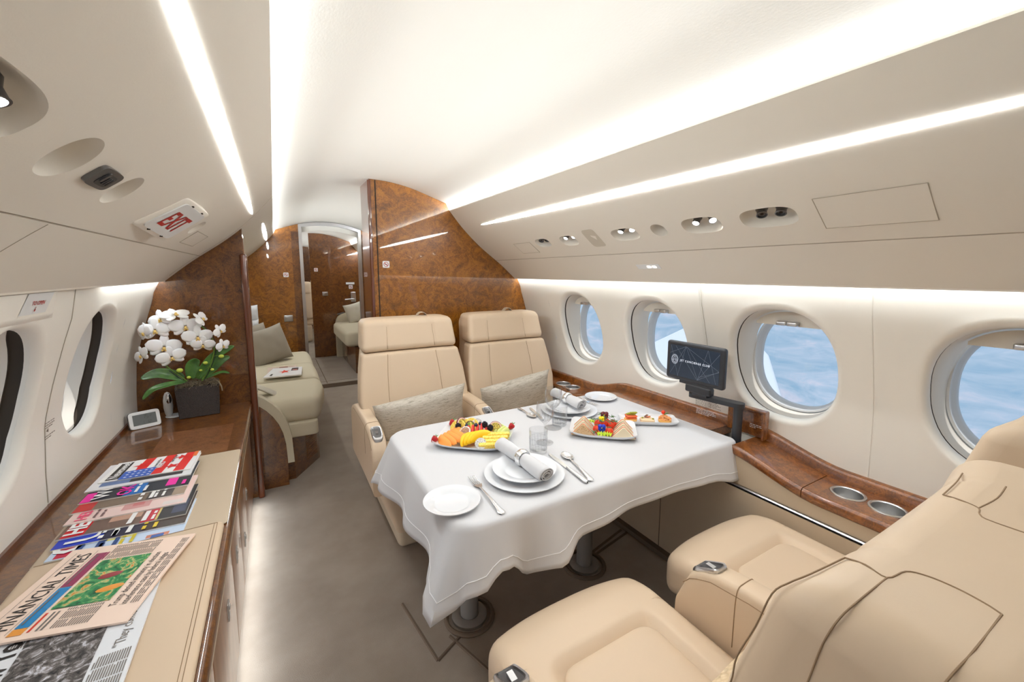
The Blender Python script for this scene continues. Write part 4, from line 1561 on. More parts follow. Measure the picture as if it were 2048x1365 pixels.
def spoon(a, b, label):
    L, f = cut_frame(a, b, ZT)
    mb = MB()
    R, r = 0.031, 0.0195

    def g(u, v):
        an = 2 * PI * u; k = v
        return f(0.033 + R * k * math.cos(an), r * k * math.sin(an) * (1 + 0.12 * math.cos(an)), 0.0075 - 0.006 * (1 - k * k))
    mb.grid(28, 6, g, closed_u=True)
    handle(mb, f, 0.060, L, 0.003, 0.0085)
    return tag(mb.build('spoon', 'silver', None, angle=60, mods=[('SOLIDIFY', dict(thickness=0.0008, offset=0))]), label, 'spoon')


fork((0.508, 1.152), (0.499, 0.922), 'silver fork between the near bread plate and the large plate')
knife((0.822, 1.172), (0.806, 0.936), 'silver knife to the right of the near place setting')
spoon((0.872, 1.150), (0.828, 0.940), 'silver spoon lying against the near knife')
knife((1.036, 1.640), (0.996, 1.462), 'silver knife left of the far plates, beside the wine glasses')
spoon((0.980, 1.500), (0.984, 1.655), 'silver spoon left of the far knife, its bowl towards the glasses')
fork((1.338, 1.500), (1.345, 1.655), 'silver fork between the far plates and the far bread plate')


def flutes(n_, d):
    def wpf(p, a):
        if 0.02 < p.z < 0.055:
            k = 1 - d * (0.5 + 0.5 * math.cos(n_ * a))
            return Vector((p.x * k, p.y * k, p.z))
        return p
    return wpf


def tumbler(loc, label):
    R, H = 0.034, 0.088
    prof = [(0.0, 0.0), (R * 0.86, 0.0), (R * 0.92, 0.003), (R * 0.93, 0.02), (R * 0.95, 0.03), (R * 0.96, 0.045), (R * 0.98, 0.06), (R, H - 0.001), (R - 0.0006, H), (R - 0.0016, H - 0.001), (R * 0.98 - 0.002, 0.06), (R * 0.93 - 0.002, 0.03), (R * 0.88, 0.013), (R * 0.7, 0.010), (0.0, 0.010)]
    o_ = lathe_thing('glass_tumbler', prof, loc, 'crystal', label, 'glass', 'cut glass tumblers', 64)
    mb = MB()
    for k in range(18):
        a = 2 * PI * k / 18
        mb.tube([(loc[0] + R * q * math.cos(a), loc[1] + R * q * math.sin(a), loc[2] + z) for q, z in ((0.945, 0.014), (0.985, 0.056))], 0.0010, 4)
    for z, q in ((0.014, 0.94), (0.036, 0.965), (0.056, 0.98)):
        mb.tube([(loc[0] + R * q * math.cos(a), loc[1] + R * q * math.sin(a), loc[2] + z) for a in [2 * PI * k / 32 for k in range(32)]], 0.0008, 4, closed=True)
    mb.build('cut_pattern', 'crystal', o_)
    return o_


def wine_glass(loc, label, s=1.0):
    prof = [(0.0, 0.0), (0.033, 0.0), (0.0335, 0.0012), (0.02, 0.0028), (0.006, 0.006), (0.0042, 0.012), (0.0036, 0.04), (0.0044, 0.072), (0.010, 0.083), (0.022, 0.094), (0.0305, 0.108), (0.0335, 0.124), (0.0335, 0.140), (0.031, 0.160), (0.0303, 0.160), (0.0322, 0.140), (0.0322, 0.124), (0.0292, 0.109), (0.021, 0.096), (0.008, 0.087), (0.0, 0.085)]
    prof = [(a * s, b * s) for a, b in prof]
    o_ = lathe_thing('wine_glass', prof, loc, 'crystal', label, 'glass', 'stemmed wine glasses', 56)
    mb = MB()
    for k in range(14):
        a = 2 * PI * k / 14
        mb.tube([(loc[0] + s * q * math.cos(a), loc[1] + s * q * math.sin(a), loc[2] + s * z) for q, z in ((0.0110, 0.083), (0.0225, 0.094), (0.031, 0.108), (0.0342, 0.126))], 0.0009, 4)
    mb.build('cut_pattern', 'crystal', o_)
    return o_


tumbler((0.800, 1.205, ZT), 'cut glass tumbler just behind the near plates, closest to the camera')
tumbler((1.030, 1.388, ZT), 'cut glass tumbler behind the wine glasses, in front of the far plates')
wine_glass((0.868, 1.262, ZT), 'stemmed wine glass nearest the camera, behind the near tumbler', 1.0)
wine_glass((0.985, 1.372, ZT), 'stemmed wine glass farther from the camera, beside the far tumbler', 1.08)

# ------------------------------------------------------------------ platters of food
FM = dict(
    cantaloupe=C8(246, 158, 72), mango=C8(248, 196, 22), pineapple=C8(240, 210, 92), melon=C8(208, 216, 132), kiwi=C8(120, 150, 40), water=C8(226, 58, 50),
    straw=C8(178, 28, 34), leafg=C8(74, 120, 54), dragon=C8(222, 216, 212), brownd=C8(150, 104, 80), passion=C8(200, 170, 60), passrind=C8(118, 32, 52), pith=C8(236, 200, 186),
    black=C8(34, 26, 38), blue=C8(46, 58, 84), bread=C8(226, 212, 184), breadb=C8(200, 166, 124), ham=C8(206, 104, 74), lett2=C8(190, 200, 110), tomato=C8(222, 58, 26), dkred=C8(92, 14, 24),
    yel=C8(246, 216, 20), bluef=C8(36, 56, 190), lett=C8(196, 220, 60), herb=C8(92, 122, 84), toast=C8(222, 170, 96), salmon=C8(232, 108, 62), cheese=C8(226, 198, 160), shrimp=C8(240, 172, 110), pickle=C8(160, 160, 50), brown=C8(104, 62, 36))
for k_, c_ in FM.items():
    M['f_' + k_] = mat('food_' + k_, c_, 0.45 if k_ not in ('bread', 'breadb', 'toast', 'herb') else 0.8, spec=0.4, sss=0.0)
t, o, _ = tex(M['f_dragon'], 'voronoi', 330); ramp(M['f_dragon'], o, [(0.0, C8(40, 36, 38)), (0.28, C8(60, 54, 56)), (0.36, C8(226, 222, 218)), (1, C8(232, 228, 224))])
t, o, _ = tex(M['f_brownd'], 'voronoi', 330); ramp(M['f_brownd'], o, [(0.0, C8(40, 26, 20)), (0.3, C8(60, 40, 30)), (0.38, C8(170, 124, 98)), (1, C8(186, 140, 112))])
t, o, _ = tex(M['f_passion'], 'voronoi', 260); ramp(M['f_passion'], o, [(0.0, C8(40, 34, 20)), (0.3, C8(80, 74, 30)), (0.5, C8(206, 178, 70)), (1, C8(220, 196, 90))])
t, o, _ = tex(M['f_breadb'], 'noise', 420, 3); ramp(M['f_breadb'], o, [(0.36, C8(150, 104, 62)), (0.5, C8(214, 182, 142)), (1, C8(222, 194, 156))])
t, o, _ = tex(M['f_pineapple'], 'noise', 180, 3); ramp(M['f_pineapple'], o, [(0.35, C8(232, 192, 48)), (0.6, C8(246, 222, 120))])

A40 = math.radians(-40)


def local(c, ang):
    ca, sa = math.cos(ang), math.sin(ang)
    return lambda x, y, z=0.0: Vector((c[0] + x * ca - y * sa, c[1] + x * sa + y * ca, ZT + z))


def platter(name, c, ang, w, d, label, lift=0.020, e=7):
    mb = MB(); f = local(c, ang)
    rows = [(0.02, 0.0045, 0), (0.60, 0.0045, 0), (0.78, 0.0065, 0.2), (0.93, 0.014, 0.7), (1.0, 0.020, 1.0), (1.0, 0.0175, 1.0), (0.93, 0.010, 0.7), (0.76, 0.001, 0.1), (0.6, 0.0, 0), (0.02, 0.0, 0)]
    ol = rrect_pts(w / 2, d / 2, e, 72)
    vs = []
    for s_, z, k in rows:
        for (p, q) in ol:
            cor = (abs(p) / (w / 2)) ** 3 * (abs(q) / (d / 2)) ** 3
            vs.append(f(p * s_, q * s_, z + lift * 0.7 * cor * k + (z > 0.012) * 0.0))
    n_ = 72
    mb.add(vs, [(i * n_ + k, i * n_ + (k + 1) % n_, (i + 1) * n_ + (k + 1) % n_, (i + 1) * n_ + k) for i in range(len(rows) - 1) for k in range(n_)])
    return tag(mb.build(name, 'china', None, angle=50), label, 'platter')


PF, PS, PT = (0.637, 1.412), (1.133, 1.230), (1.382, 1.218)
ff, fs_, ft = local(PF, A40), local(PS, math.radians(-42)), local(PT, math.radians(-35))
platter('platter', PF, A40, 0.285, 0.220, 'white square platter heaped with cut fruit')
platter('platter', PS, math.radians(-42), 0.265, 0.190, 'white square platter holding triangle sandwiches and tomatoes')
platter('platter', PT, math.radians(-35), 0.245, 0.105, 'narrow white rectangular platter holding three open canapes by the ledge', 0.004, 9)


def crescent(name, f, c, ang, L, thick, h, matname, label, cat, group, tilt=0.5, bend=0.35, zb=0.012):
    """slice of fruit: curved wedge lying on its side"""
    mb = MB(); ca, sa = math.cos(ang), math.sin(ang)

    def fn(u, v):
        s = (u - 0.5) * 2; a = 2 * PI * v
        k = max(0.0, 1 - abs(s) ** 2.6) ** 0.5 + 0.03
        cy = thick / 2 * math.cos(a) * k; cz = h / 2 * math.sin(a) * k
        x = s * L / 2; y = bend * L * 0.5 * (s * s) + cy + cz * tilt
        z = zb + h / 2 + cz - 0.25 * h * s * s
        return f(c[0] + x * ca - y * sa, c[1] + x * sa + y * ca, z)
    mb.grid(16, 12, fn)
    return tag(mb.build(name, matname, None, angle=70), label, cat, group)


for k, (x, y) in enumerate(((-0.106, -0.066), (-0.092, -0.055), (-0.078, -0.043), (-0.064, -0.031), (-0.052, -0.018))):
    crescent('cantaloupe_slice', ff, (x, y), math.radians(-48 + 4 * k), 0.112, 0.0135, 0.026, 'f_cantaloupe', 'orange cantaloupe slice in the fan at the left of the fruit platter', 'cantaloupe slice', 'cantaloupe slices', 0.7, 0.25, 0.010 + 0.0045 * k)
for k in range(4):
    crescent('mango_slice', ff, (-0.012 + 0.017 * k, -0.050 + 0.005 * k), math.radians(62 - 8 * k), 0.100, 0.020, 0.036, 'f_mango', 'bright yellow mango slice in the fan at the front centre of the fruit platter', 'mango slice', 'mango slices', 0.3, -0.30, 0.014 + 0.003 * k)
for k in range(4):
    mb = MB(); c = ff(0.088 + 0.002 * k, -0.074 + 0.021 * k, 0.020 + 0.005 * k)
    mb.rbox(c, (0.096, 0.015, 0.024), 0.004, 4, rot=Matrix.Rotation(A40 + math.radians(16), 3, 'Z') @ Matrix.Rotation(0.5, 3, 'X'))
    tag(mb.build('pineapple_slice', 'f_pineapple', None, angle=60), 'pale yellow pineapple stick at the front right of the fruit platter', 'pineapple slice', 'pineapple sticks')
for k in range(3):
    mb = MB(); c = ff(-0.075 + 0.022 * k, 0.036 + 0.014 * k, 0.032)
    mb.lathe([(0.0, -0.005), (0.034, -0.005), (0.036, 0.0), (0.034, 0.005), (0.0, 0.005)], c, 24, rot=Matrix.Rotation(A40 - 0.3, 3, 'Z') @ Matrix.Rotation(1.05, 3, 'X'))
    tag(mb.build('pineapple_round', 'f_pineapple', None, angle=50), 'round yellow pineapple slice leaning at the back left of the fruit platter', 'pineapple slice', 'pineapple rounds')
for k in range(5):
    crescent('melon_slice', ff, (0.122 - 0.013 * k, 0.022 + 0.014 * k), math.radians(70), 0.085, 0.016, 0.040, 'f_melon', 'pale green melon slice at the right of the fruit platter', 'melon slice', 'green melon slices', 0.2, 0.2, 0.012)
for k in range(6):
    mb = MB(); c = ff(-0.040 + 0.016 * k, 0.002 + 0.008 * k, 0.034 + 0.001 * k)
    mb.rbox(c, (0.010, 0.034, 0.034), 0.004, 3, rot=Matrix.Rotation(A40 + 0.1, 3, 'Z') @ Matrix.Rotation(0.75, 3, 'X'))
    tag(mb.build('watermelon_slice', 'f_water', None, angle=60), 'thin red watermelon slice in the row across the middle of the fruit platter', 'watermelon slice', 'watermelon slices')


def berry(kind, c, label, group):
    t_ = None
    if kind == 'blackberry':
        mb = MB(); rnd = random.Random(int(c.x * 1e4))
        for i in range(34):
            z = 1 - 2 * (i + 0.5) / 34; a = i * 2.39996; r = math.sqrt(1 - z * z)
            mb.ball(c + Vector((0.0095 * r * math.cos(a), 0.0095 * r * math.sin(a), 0.0105 * z)), 0.0034, 8)
        tag(mb.build('blackberry', 'f_black', None, angle=80), label, 'blackberry', group)
    elif kind == 'blueberry':
        mb = MB(); mb.ball(c, (0.0072, 0.0072, 0.0066), 14)
        mb.lathe([(0.0022, 0.0062), (0.0030, 0.0075), (0.0016, 0.0060)], c, 8)
        tag(mb.build('blueberry', 'f_blue', None, angle=80), label, 'blueberry', group)
    elif kind == 'strawberry':
        t_ = thing('strawberry', label, 'strawberry', tuple(c))
        mb = MB(); mb.lathe([(0.0, -0.016), (0.005, -0.013), (0.0105, -0.004), (0.0125, 0.004), (0.010, 0.010), (0.0, 0.012)], c, 16, rot=Matrix.Rotation(0.9, 3, 'Y'))
        mb.build('fruit', 'f_straw', t_, angle=80)
        mb = MB()
        for k in range(5):
            a = 2 * PI * k / 5
            tip = c + Vector((0.006, 0, 0.010)) + Vector((0.013 * math.cos(a), 0.013 * math.sin(a), 0.004))
            b = c + Vector((0.007, 0, 0.008))
            s_ = Vector((-math.sin(a), math.cos(a), 0)) * 0.003
            mb.poly([b - s_, tip, b + s_, b + Vector((0, 0, 0.003))])
        mb.build('leaf', 'f_leafg', t_, weld=False)
    return t_


for (x, y, z), lb in (((-0.066, 0.010, 0.052), 'plump blackberry at the left, above the cantaloupe slices'), ((0.036, 0.034, 0.056), 'blackberry at the centre back of the fruit platter'), ((0.062, 0.016, 0.052), 'blackberry beside the right passion fruit half')):
    berry('blackberry', ff(x, y, z), lb, None)
for (x, y, z) in ((-0.035, 0.022, 0.052), (0.004, 0.020, 0.058), (-0.030, 0.006, 0.050), (0.012, 0.052, 0.052), (0.026, 0.060, 0.052), (0.062, 0.062, 0.052)):
    berry('blueberry', ff(x, y, z), 'dark blue blueberry scattered over the middle of the fruit platter', 'blueberries on the fruit')
berry('strawberry', ff(-0.135, -0.068, 0.026), 'red strawberry at the front left corner of the fruit platter', None)
berry('strawberry', ff(-0.118, 0.092, 0.034), 'strawberry half at the back left corner of the fruit platter', None)
berry('strawberry', ff(0.122, -0.082, 0.026), 'red strawberry at the front right corner of the fruit platter', None)
berry('strawberry', ff(0.132, 0.092, 0.034), 'strawberry half at the back right corner of the fruit platter', None)


def half_fruit(name, c, r, h, rot, m_in, m_rind, m_core, label, cat):
    t_ = thing(name, label, cat, tuple(c))
    mb = MB(); mb.lathe([(r * 0.80, 0.0), (r, 0.0), (r * 1.02, -h * 0.3), (r * 0.8, -h * 0.75), (0.0, -h)], c, 28, rot=rot); mb.build('rind', m_rind, t_, angle=60)
    mb = MB(); mb.lathe([(0.0, 0.0015), (r * 0.6, 0.001), (r * 0.90, -0.0005)], c, 28, rot=rot); mb.build('flesh', m_in, t_)
    if m_core:
        mb = MB(); mb.lathe([(r * 0.78, 0.0012), (r * 0.93, 0.0014), (r * 0.95, 0.0)], c, 28, rot=rot); mb.build('pith', m_core, t_)
    return t_


RT = lambda a, b: Matrix.Rotation(a, 3, 'Z') @ Matrix.Rotation(b, 3, 'X')
half_fruit('passion_fruit', ff(-0.058, 0.042, 0.050), 0.026, 0.018, RT(0.3, 1.15), 'f_passion', 'f_passrind', 'f_pith', 'halved passion fruit at the back left of the fruit platter', 'passion fruit')
half_fruit('passion_fruit', ff(0.080, 0.030, 0.048), 0.026, 0.018, RT(-0.3, 1.0), 'f_passion', 'f_passrind', 'f_pith', 'halved passion fruit at the back right of the fruit platter', 'passion fruit')
half_fruit('kiwi_half', ff(-0.026, 0.045, 0.044), 0.020, 0.016, RT(0.1, 1.0), 'f_kiwi', 'f_brown', None, 'green kiwi half behind the watermelon slices', 'kiwi')
half_fruit('dragon_fruit_half', ff(-0.004, 0.070, 0.040), 0.024, 0.014, RT(0.1, 1.2), 'f_dragon', 'f_dragon', None, 'white speckled dragon fruit piece at the back of the fruit platter', 'dragon fruit')
half_fruit('dragon_fruit_half', ff(-0.028, -0.026, 0.048), 0.022, 0.012, RT(-0.9, 0.7), 'f_brownd', 'f_dragon', None, 'browner speckled dragon fruit piece between cantaloupe and mango', 'dragon fruit')
half_fruit('dragon_fruit_half', ff(0.050, -0.086, 0.030), 0.021, 0.010, RT(-0.4, 1.0), 'f_dragon', 'f_dragon', None, 'white speckled dragon fruit piece at the front of the mango fan', 'dragon fruit')


# sandwiches: triangles standing on their long edge
def sandwich(f, x, y, face, label):
    t_ = thing('sandwich', label, 'sandwich', tuple(f(x, y, 0.006)), 'triangle sandwiches')
    hw, H = 0.046, 0.044
    base = 0.0055

    def tri(y0, th, k=1.0, nm='bread_slice', m_='f_bread'):
        mb = MB()
        n_ = 3
        ol = [(-hw * k, 0.0), (hw * k, 0.0), (0.004, H * k), (-0.004, H * k)]
        mb.prism(ol, th, lambda u, v, w: f(x + u, y + y0 + w, base + v))
        mb.build(nm, m_, t_, mods=[('BEVEL', dict(width=0.0018, segments=2))] if nm == 'bread_slice' else None)
    tri(0.0, 0.011, 1, 'bread_slice', face)
    tri(0.0110, 0.0030, 1.03, 'ham', 'f_ham')
    tri(0.0140, 0.0020, 1.0, 'cheese', 'f_lett2')
    tri(0.0158, 0.011, 1, 'bread_slice', 'f_bread')
    return t_


for i, y in enumerate((-0.068, -0.026, 0.016)):
    pos = ('at the front', 'in the middle', 'at the back')[i]
    sandwich(fs_, -0.078, y, 'f_breadb' if i == 0 else 'f_bread', 'triangle sandwich %s of the left row on the sandwich platter' % pos)
    sandwich(fs_, 0.080, y, 'f_bread', 'triangle sandwich %s of the right row on the sandwich platter' % pos)
tv = [(-0.022, -0.030, 0.024), (0.024, -0.044, 0.022), (0.030, 0.006, 0.030), (0.000, -0.008, 0.042), (-0.018, 0.022, 0.028), (0.012, 0.042, 0.030), (0.040, 0.036, 0.026)]
for x, y, z in tv:
    mb = MB(); mb.ball(fs_(x, y, z), (0.0175, 0.0175, 0.0168), 18)
    o_ = tag(mb.build('cherry_tomato', 'f_tomato', None, angle=80), 'red cherry tomato on the vine between the sandwich rows', 'tomato', 'cherry tomatoes')
    mb = MB(); c = fs_(x, y, z + 0.0165)
    for k in range(5):
        a = 2 * PI * k / 5 + x * 90
        mb.tube([c, c + Vector((0.007 * math.cos(a), 0.007 * math.sin(a), 0.002)), c + Vector((0.014 * math.cos(a), 0.014 * math.sin(a), -0.002))], [0.0014, 0.0012, 0.0004], 5)
    mb.build('calyx', 'f_herb', o_)
mb = MB()
mb.tube(smooth_path([fs_(-0.02, 0.05, 0.058), fs_(0.0, 0.02, 0.068), fs_(0.01, -0.01, 0.062), fs_(0.032, -0.03, 0.048)], 5), 0.0016, 6)
mb.tube(smooth_path([fs_(-0.036, -0.01, 0.050), fs_(-0.01, 0.0, 0.064), fs_(0.03, 0.02, 0.056)], 5), 0.0013, 6)
tag(mb.build('tomato_vine', 'f_herb'), 'green vine stem running over the cherry tomatoes', 'stem')


def pansy(c, matname, label, r=0.014, up=(0, -0.7, 0.7)):
    t_ = thing('edible_flower', label, 'flower', tuple(c))
    z = Vector(up).normalized(); x = z.cross(Vector((0, 0, 1))).normalized(); y = z.cross(x)
    mb = MB()
    for k, (a, s_) in enumerate(((90, 1.0), (150, 0.9), (30, 0.9), (-45, 1.0), (225, 1.0))):
        a = math.radians(a); cc = c + (x * math.cos(a) + y * math.sin(a)) * r * 0.55 * s_ + z * 0.0006 * k
        n_ = 14
        mb.poly([cc + (x * math.cos(2 * PI * i / n_) + y * math.sin(2 * PI * i / n_)) * r * 0.62 * s_ + z * 0.001 * math.sin(4 * PI * i / n_) for i in range(n_)])
    mb.build('petals', matname, t_, weld=False, mods=[('SOLIDIFY', dict(thickness=0.0006))])
    mb = MB(); mb.ball(c + z * 0.002, 0.0022, 8); mb.build('flower_centre', 'f_yel', t_)


pansy(fs_(-0.004, -0.058, 0.040), 'f_bluef', 'vivid blue edible flower in front of the cherry tomatoes', 0.015, (-0.6, -0.7, 0.4))
pansy(fs_(0.006, 0.020, 0.066), 'f_dkred', 'dark red edible flower on top of the cherry tomatoes', 0.016, (-0.5, -0.5, 0.8))
pansy(fs_(-0.006, -0.016, 0.062), 'f_yel', 'yellow edible flower in the middle of the cherry tomatoes', 0.011, (-0.5, -0.6, 0.6))
# frilly lettuce and herb sprigs
mb = MB()
for (cx_, cy_2, r_) in ((-0.006, -0.080, 0.014), (0.018, -0.078, 0.014), (-0.046, 0.056, 0.012)):
    def fr(u, v, cx_=cx_, cy_2=cy_2, r_=r_):
        a = 2 * PI * u; k = 0.15 + v * (1 + 0.18 * math.sin(7 * a))
        return fs_(cx_ + r_ * k * math.cos(a), cy_2 + r_ * k * math.sin(a), 0.022 + 0.006 * v * math.sin(9 * a) + 0.004 * v)
    mb.grid(42, 5, fr, closed_u=True)
tag(mb.build('lettuce', 'f_lett', None, angle=80), 'frilly yellow-green lettuce leaf at the front of the sandwich platter', 'lettuce', kind='stuff')
rnd = random.Random(5)
mb = MB()
for (cx_, cy_2, cz_2) in ((-0.034, -0.058, 0.020), (-0.040, 0.0, 0.050), (0.034, 0.030, 0.056), (-0.008, 0.052, 0.060), (0.050, 0.010, 0.044), (0.0, -0.03, 0.055)):
    for k in range(9):
        a = rnd.uniform(0, 2 * PI); L = rnd.uniform(0.010, 0.022)
        c = fs_(cx_, cy_2, cz_2)
        mb.tube([c, c + Vector((L * 0.5 * math.cos(a), L * 0.5 * math.sin(a), 0.004)), c + Vector((L * math.cos(a), L * math.sin(a), rnd.uniform(-0.004, 0.010)))], [0.0010, 0.0013, 0.0003], 5)
tag(mb.build('herb_sprigs', 'f_herb'), 'feathery grey-green herb sprigs around the cherry tomatoes', 'herbs', kind='stuff')

# three canapes
can = []
c1 = thing('canape', 'smoked salmon canape topped with pickle, left on the narrow platter', 'canape', tuple(ft(-0.074, 0.0, 0.006)))
mb = MB(); mb.lathe([(0.0, 0.0), (0.026, 0.0), (0.028, 0.006), (0.026, 0.011), (0.0, 0.011)], ft(-0.074, 0, 0.006), 24); mb.build('toast', 'f_toast', c1)
mb = MB()
for k in range(2):
    mb.rbox(ft(-0.072, 0.002, 0.021 + 0.007 * k), (0.046, 0.036, 0.006), 0.0028, 4, rot=Matrix.Rotation(-0.6 + 0.2 * k, 3, 'Z'))
mb.build('salmon', 'f_salmon', c1)
mb = MB()
for k in range(3):
    mb.rbox(ft(-0.074 + 0.006 * k, 0.002, 0.035 + 0.0035 * k), (0.040 - 0.004 * k, 0.013, 0.004), 0.0018, 3, rot=Matrix.Rotation(-0.6 + 0.1 * k, 3, 'Z'))
mb.build('pickle', 'f_pickle', c1)
c2 = thing('canape', 'flat cheese canape with olives, in the middle of the narrow platter', 'canape', tuple(ft(-0.004, -0.004, 0.006)))
mb = MB(); mb.rbox(ft(-0.004, -0.006, 0.013), (0.060, 0.044, 0.014), (0.012, 0.012, 0.003), 4, rot=Matrix.Rotation(math.radians(-35), 3, 'Z')); mb.build('toast', 'f_cheese', c2)
mb = MB()
for (x, y) in ((-0.024, -0.004), (0.018, -0.016), (0.010, 0.012)):
    mb.ball(ft(x, y, 0.023), (0.0052, 0.004, 0.003), 10)
mb.build('olive', 'f_pickle', c2)
mb = MB()
for k in range(4):
    mb.tube([ft(-0.010 + 0.003 * k, 0.004, 0.023), ft(0.000 + 0.004 * k, -0.002 + 0.006 * (k % 2), 0.026)], 0.0014, 5)
mb.build('salmon', 'f_salmon', c2)
mb = MB(); mb.rbox(ft(-0.006, 0.008, 0.027), (0.022, 0.010, 0.002), 0.001, 2, rot=Matrix.Rotation(0.1, 3, 'Z') @ Matrix.Rotation(-0.3, 3, 'Y')); mb.build('anchovy', 'f_brown', c2)
c3 = thing('canape', 'shrimp canape with a small tomato, right end of the narrow platter', 'canape', tuple(ft(0.072, 0.0, 0.006)))
mb = MB(); mb.lathe([(0.0, 0.0), (0.026, 0.0), (0.028, 0.006), (0.026, 0.011), (0.0, 0.011)], ft(0.072, 0, 0.006), 24); mb.build('toast', 'f_toast', c3)
mb = MB(); rnd = random.Random(3)
for k in range(70):
    a = rnd.uniform(0, 2 * PI); r_ = 0.026 * math.sqrt(rnd.random()); z = 0.019 + 0.017 * (1 - (r_ / 0.027) ** 2) * rnd.uniform(0.4, 1)
    c = ft(0.072 + r_ * math.cos(a), r_ * math.sin(a), z)
    b = rnd.uniform(0, PI)
    mb.tube([c - Vector((0.005 * math.cos(b), 0.005 * math.sin(b), 0.001)), c + Vector((0, 0, 0.002)), c + Vector((0.005 * math.cos(b), 0.005 * math.sin(b), -0.001))], [0.0012, 0.0022, 0.001], 5)
tag(mb.build('shrimp', 'f_shrimp', c3), kind='stuff')
mb = MB(); mb.ball(ft(0.066, 0.006, 0.046), 0.0085, 14); mb.build('tomato', 'f_tomato', c3)
mb = MB(); mb.tube([ft(0.066, -0.008, 0.041), ft(0.078, -0.004, 0.045), ft(0.088, 0.004, 0.044)], [0.002, 0.003, 0.001], 6); mb.build('chive', 'f_leafg', c3)

# ------------------------------------------------------------------ reading lamps and air nozzles in the side-panel pods
M['led2'] = mat('dim_bulb', (1, 1, 1, 1), 0.5, emis=(1.0, 0.92, 0.82, 1), es=0.35)
M['cushion_grey2'] = mat('pale_wool', C8(200, 194, 180), 0.85)
M['vent'] = mat('speaker_mesh', C8(196, 188, 174), 0.8)


def spot(side, y, s, lit, group, label, dirv=(0.0, 0.0, -1.0), r=0.015):
    """little metal eyeball lamp hanging in its recess"""
    base = bin_pt(y, s, side, 0.040)
    t_ = thing('reading_lamp' if lit is not None else 'air_nozzle', label, 'reading lamp' if lit is not None else 'air vent', tuple(base), group)
    d = Vector(dirv).normalized()
    rot = Vector((0, 0, 1)).rotation_difference(-d).to_matrix()
    c = base + d * 0.018
    mb = MB(); mb.lathe([(0.0, 0.022), (r * 0.8, 0.022), (r, 0.010), (r * 0.78, 0.0), (r * 0.84, -0.012), (r * 0.9, -0.014), (r * 0.74, -0.0145), (r * 0.70, -0.008), (0.0, -0.008)], c, 24, rot=rot)
    mb.build('housing', 'dkmetal', t_, angle=30)
    if lit:
        mb = MB(); mb.lathe([(0.0, -0.0105), (r * 0.70, -0.0105)], c, 20, rot=rot); mb.build('lamp_lens', 'led', t_)
        ld = bpy.data.lights.new('reading_spot', 'SPOT'); ld.energy = 1.0; ld.spot_size = 2.2; ld.spot_blend = 0.8; ld.shadow_soft_size = 0.012; ld.color = (1, 0.96, 0.9)
        lo = bpy.data.objects.new('reading_spot', ld); col.objects.link(lo)
        lo.matrix_world = Matrix.Translation(c + d * 0.014) @ rot.to_4x4()
    elif lit is None:
        mb = MB(); mb.lathe([(0.0, -0.0100), (r * 0.28, -0.0100)], c, 16, rot=rot); mb.build('nozzle_hole', 'gap', t_)
    return t_


GL = 'lit reading lamps in the right panel'
for (y, name) in ((1.680, 'the far recess'), (1.298, 'the middle recess'), (0.936, 'the nearest lit recess')):
    for k in (1, -1):
        spot(1, y + k * 0.026, 0.338, True, GL, 'lit reading lamp in %s of the right ceiling panel, %s one' % (name, 'farther' if k > 0 else 'nearer'), (-0.50, -0.30 + 0.2 * k, -0.80))
for (y, name) in ((1.904, 'the farthest recess'), (0.714, 'the nearest recess')):
    for k in (1, -1):
        spot(1, y + k * 0.030, 0.336, None, 'air nozzles in the right panel', 'grey metal air nozzle in %s of the right ceiling panel, %s one' % (name, 'farther' if k > 0 else 'nearer'), (-0.45, -0.25 - 0.1 * k, -0.85), 0.017)
spot(-1, 0.630, 0.336, True, None, 'lit reading lamp in the big oval recess at the top left edge', (0.25, -0.1, -0.9), 0.018)
mb = MB(); mb.lathe([(0.0, 0.0), (0.020, 0.0), (0.022, 0.004), (0.018, 0.006), (0.0, 0.008)], bin_pt(1.112, 0.338, 1, 0.036), 24, rot=Vector((0, 0, 1)).rotation_difference(Vector((-0.3, 0, -1))).to_matrix())
tag(mb.build('recess_button', 'dkmetal'), 'round grey metal button inside the small round recess between the lamps', 'button')


def bin_plate(name, side, ol, off, th, matname, label, cat, parent=None):
    """flat plate lying on the side panel: outline of (y, s) pairs"""
    mb = MB()
    top = [bin_pt(y, s, side, -off - th) for y, s in ol]; bot = [bin_pt(y, s, side, -off) for y, s in ol]
    n_ = len(ol)
    mb.add(top + bot, [tuple(range(n_))] + [(i, n_ + i, n_ + (i + 1) % n_, (i + 1) % n_) for i in range(n_)])
    o_ = mb.build(name, matname, parent, angle=30)
    if label:
        tag(o_, label, cat)
    return o_


rq = lambda yc, s_, hy, hs, e=6, n_=40, sk=0.0: [(yc + p + sk * q, s_ + q) for p, q in rrect_pts(hy, hs, e, n_)]
bin_plate('speaker_grille', 1, rq(1.497, 0.354, 0.043, 0.058, 6), 0.0, 0.001, 'vent', 'flat rounded rectangular speaker grille between two lamp recesses', 'speaker')
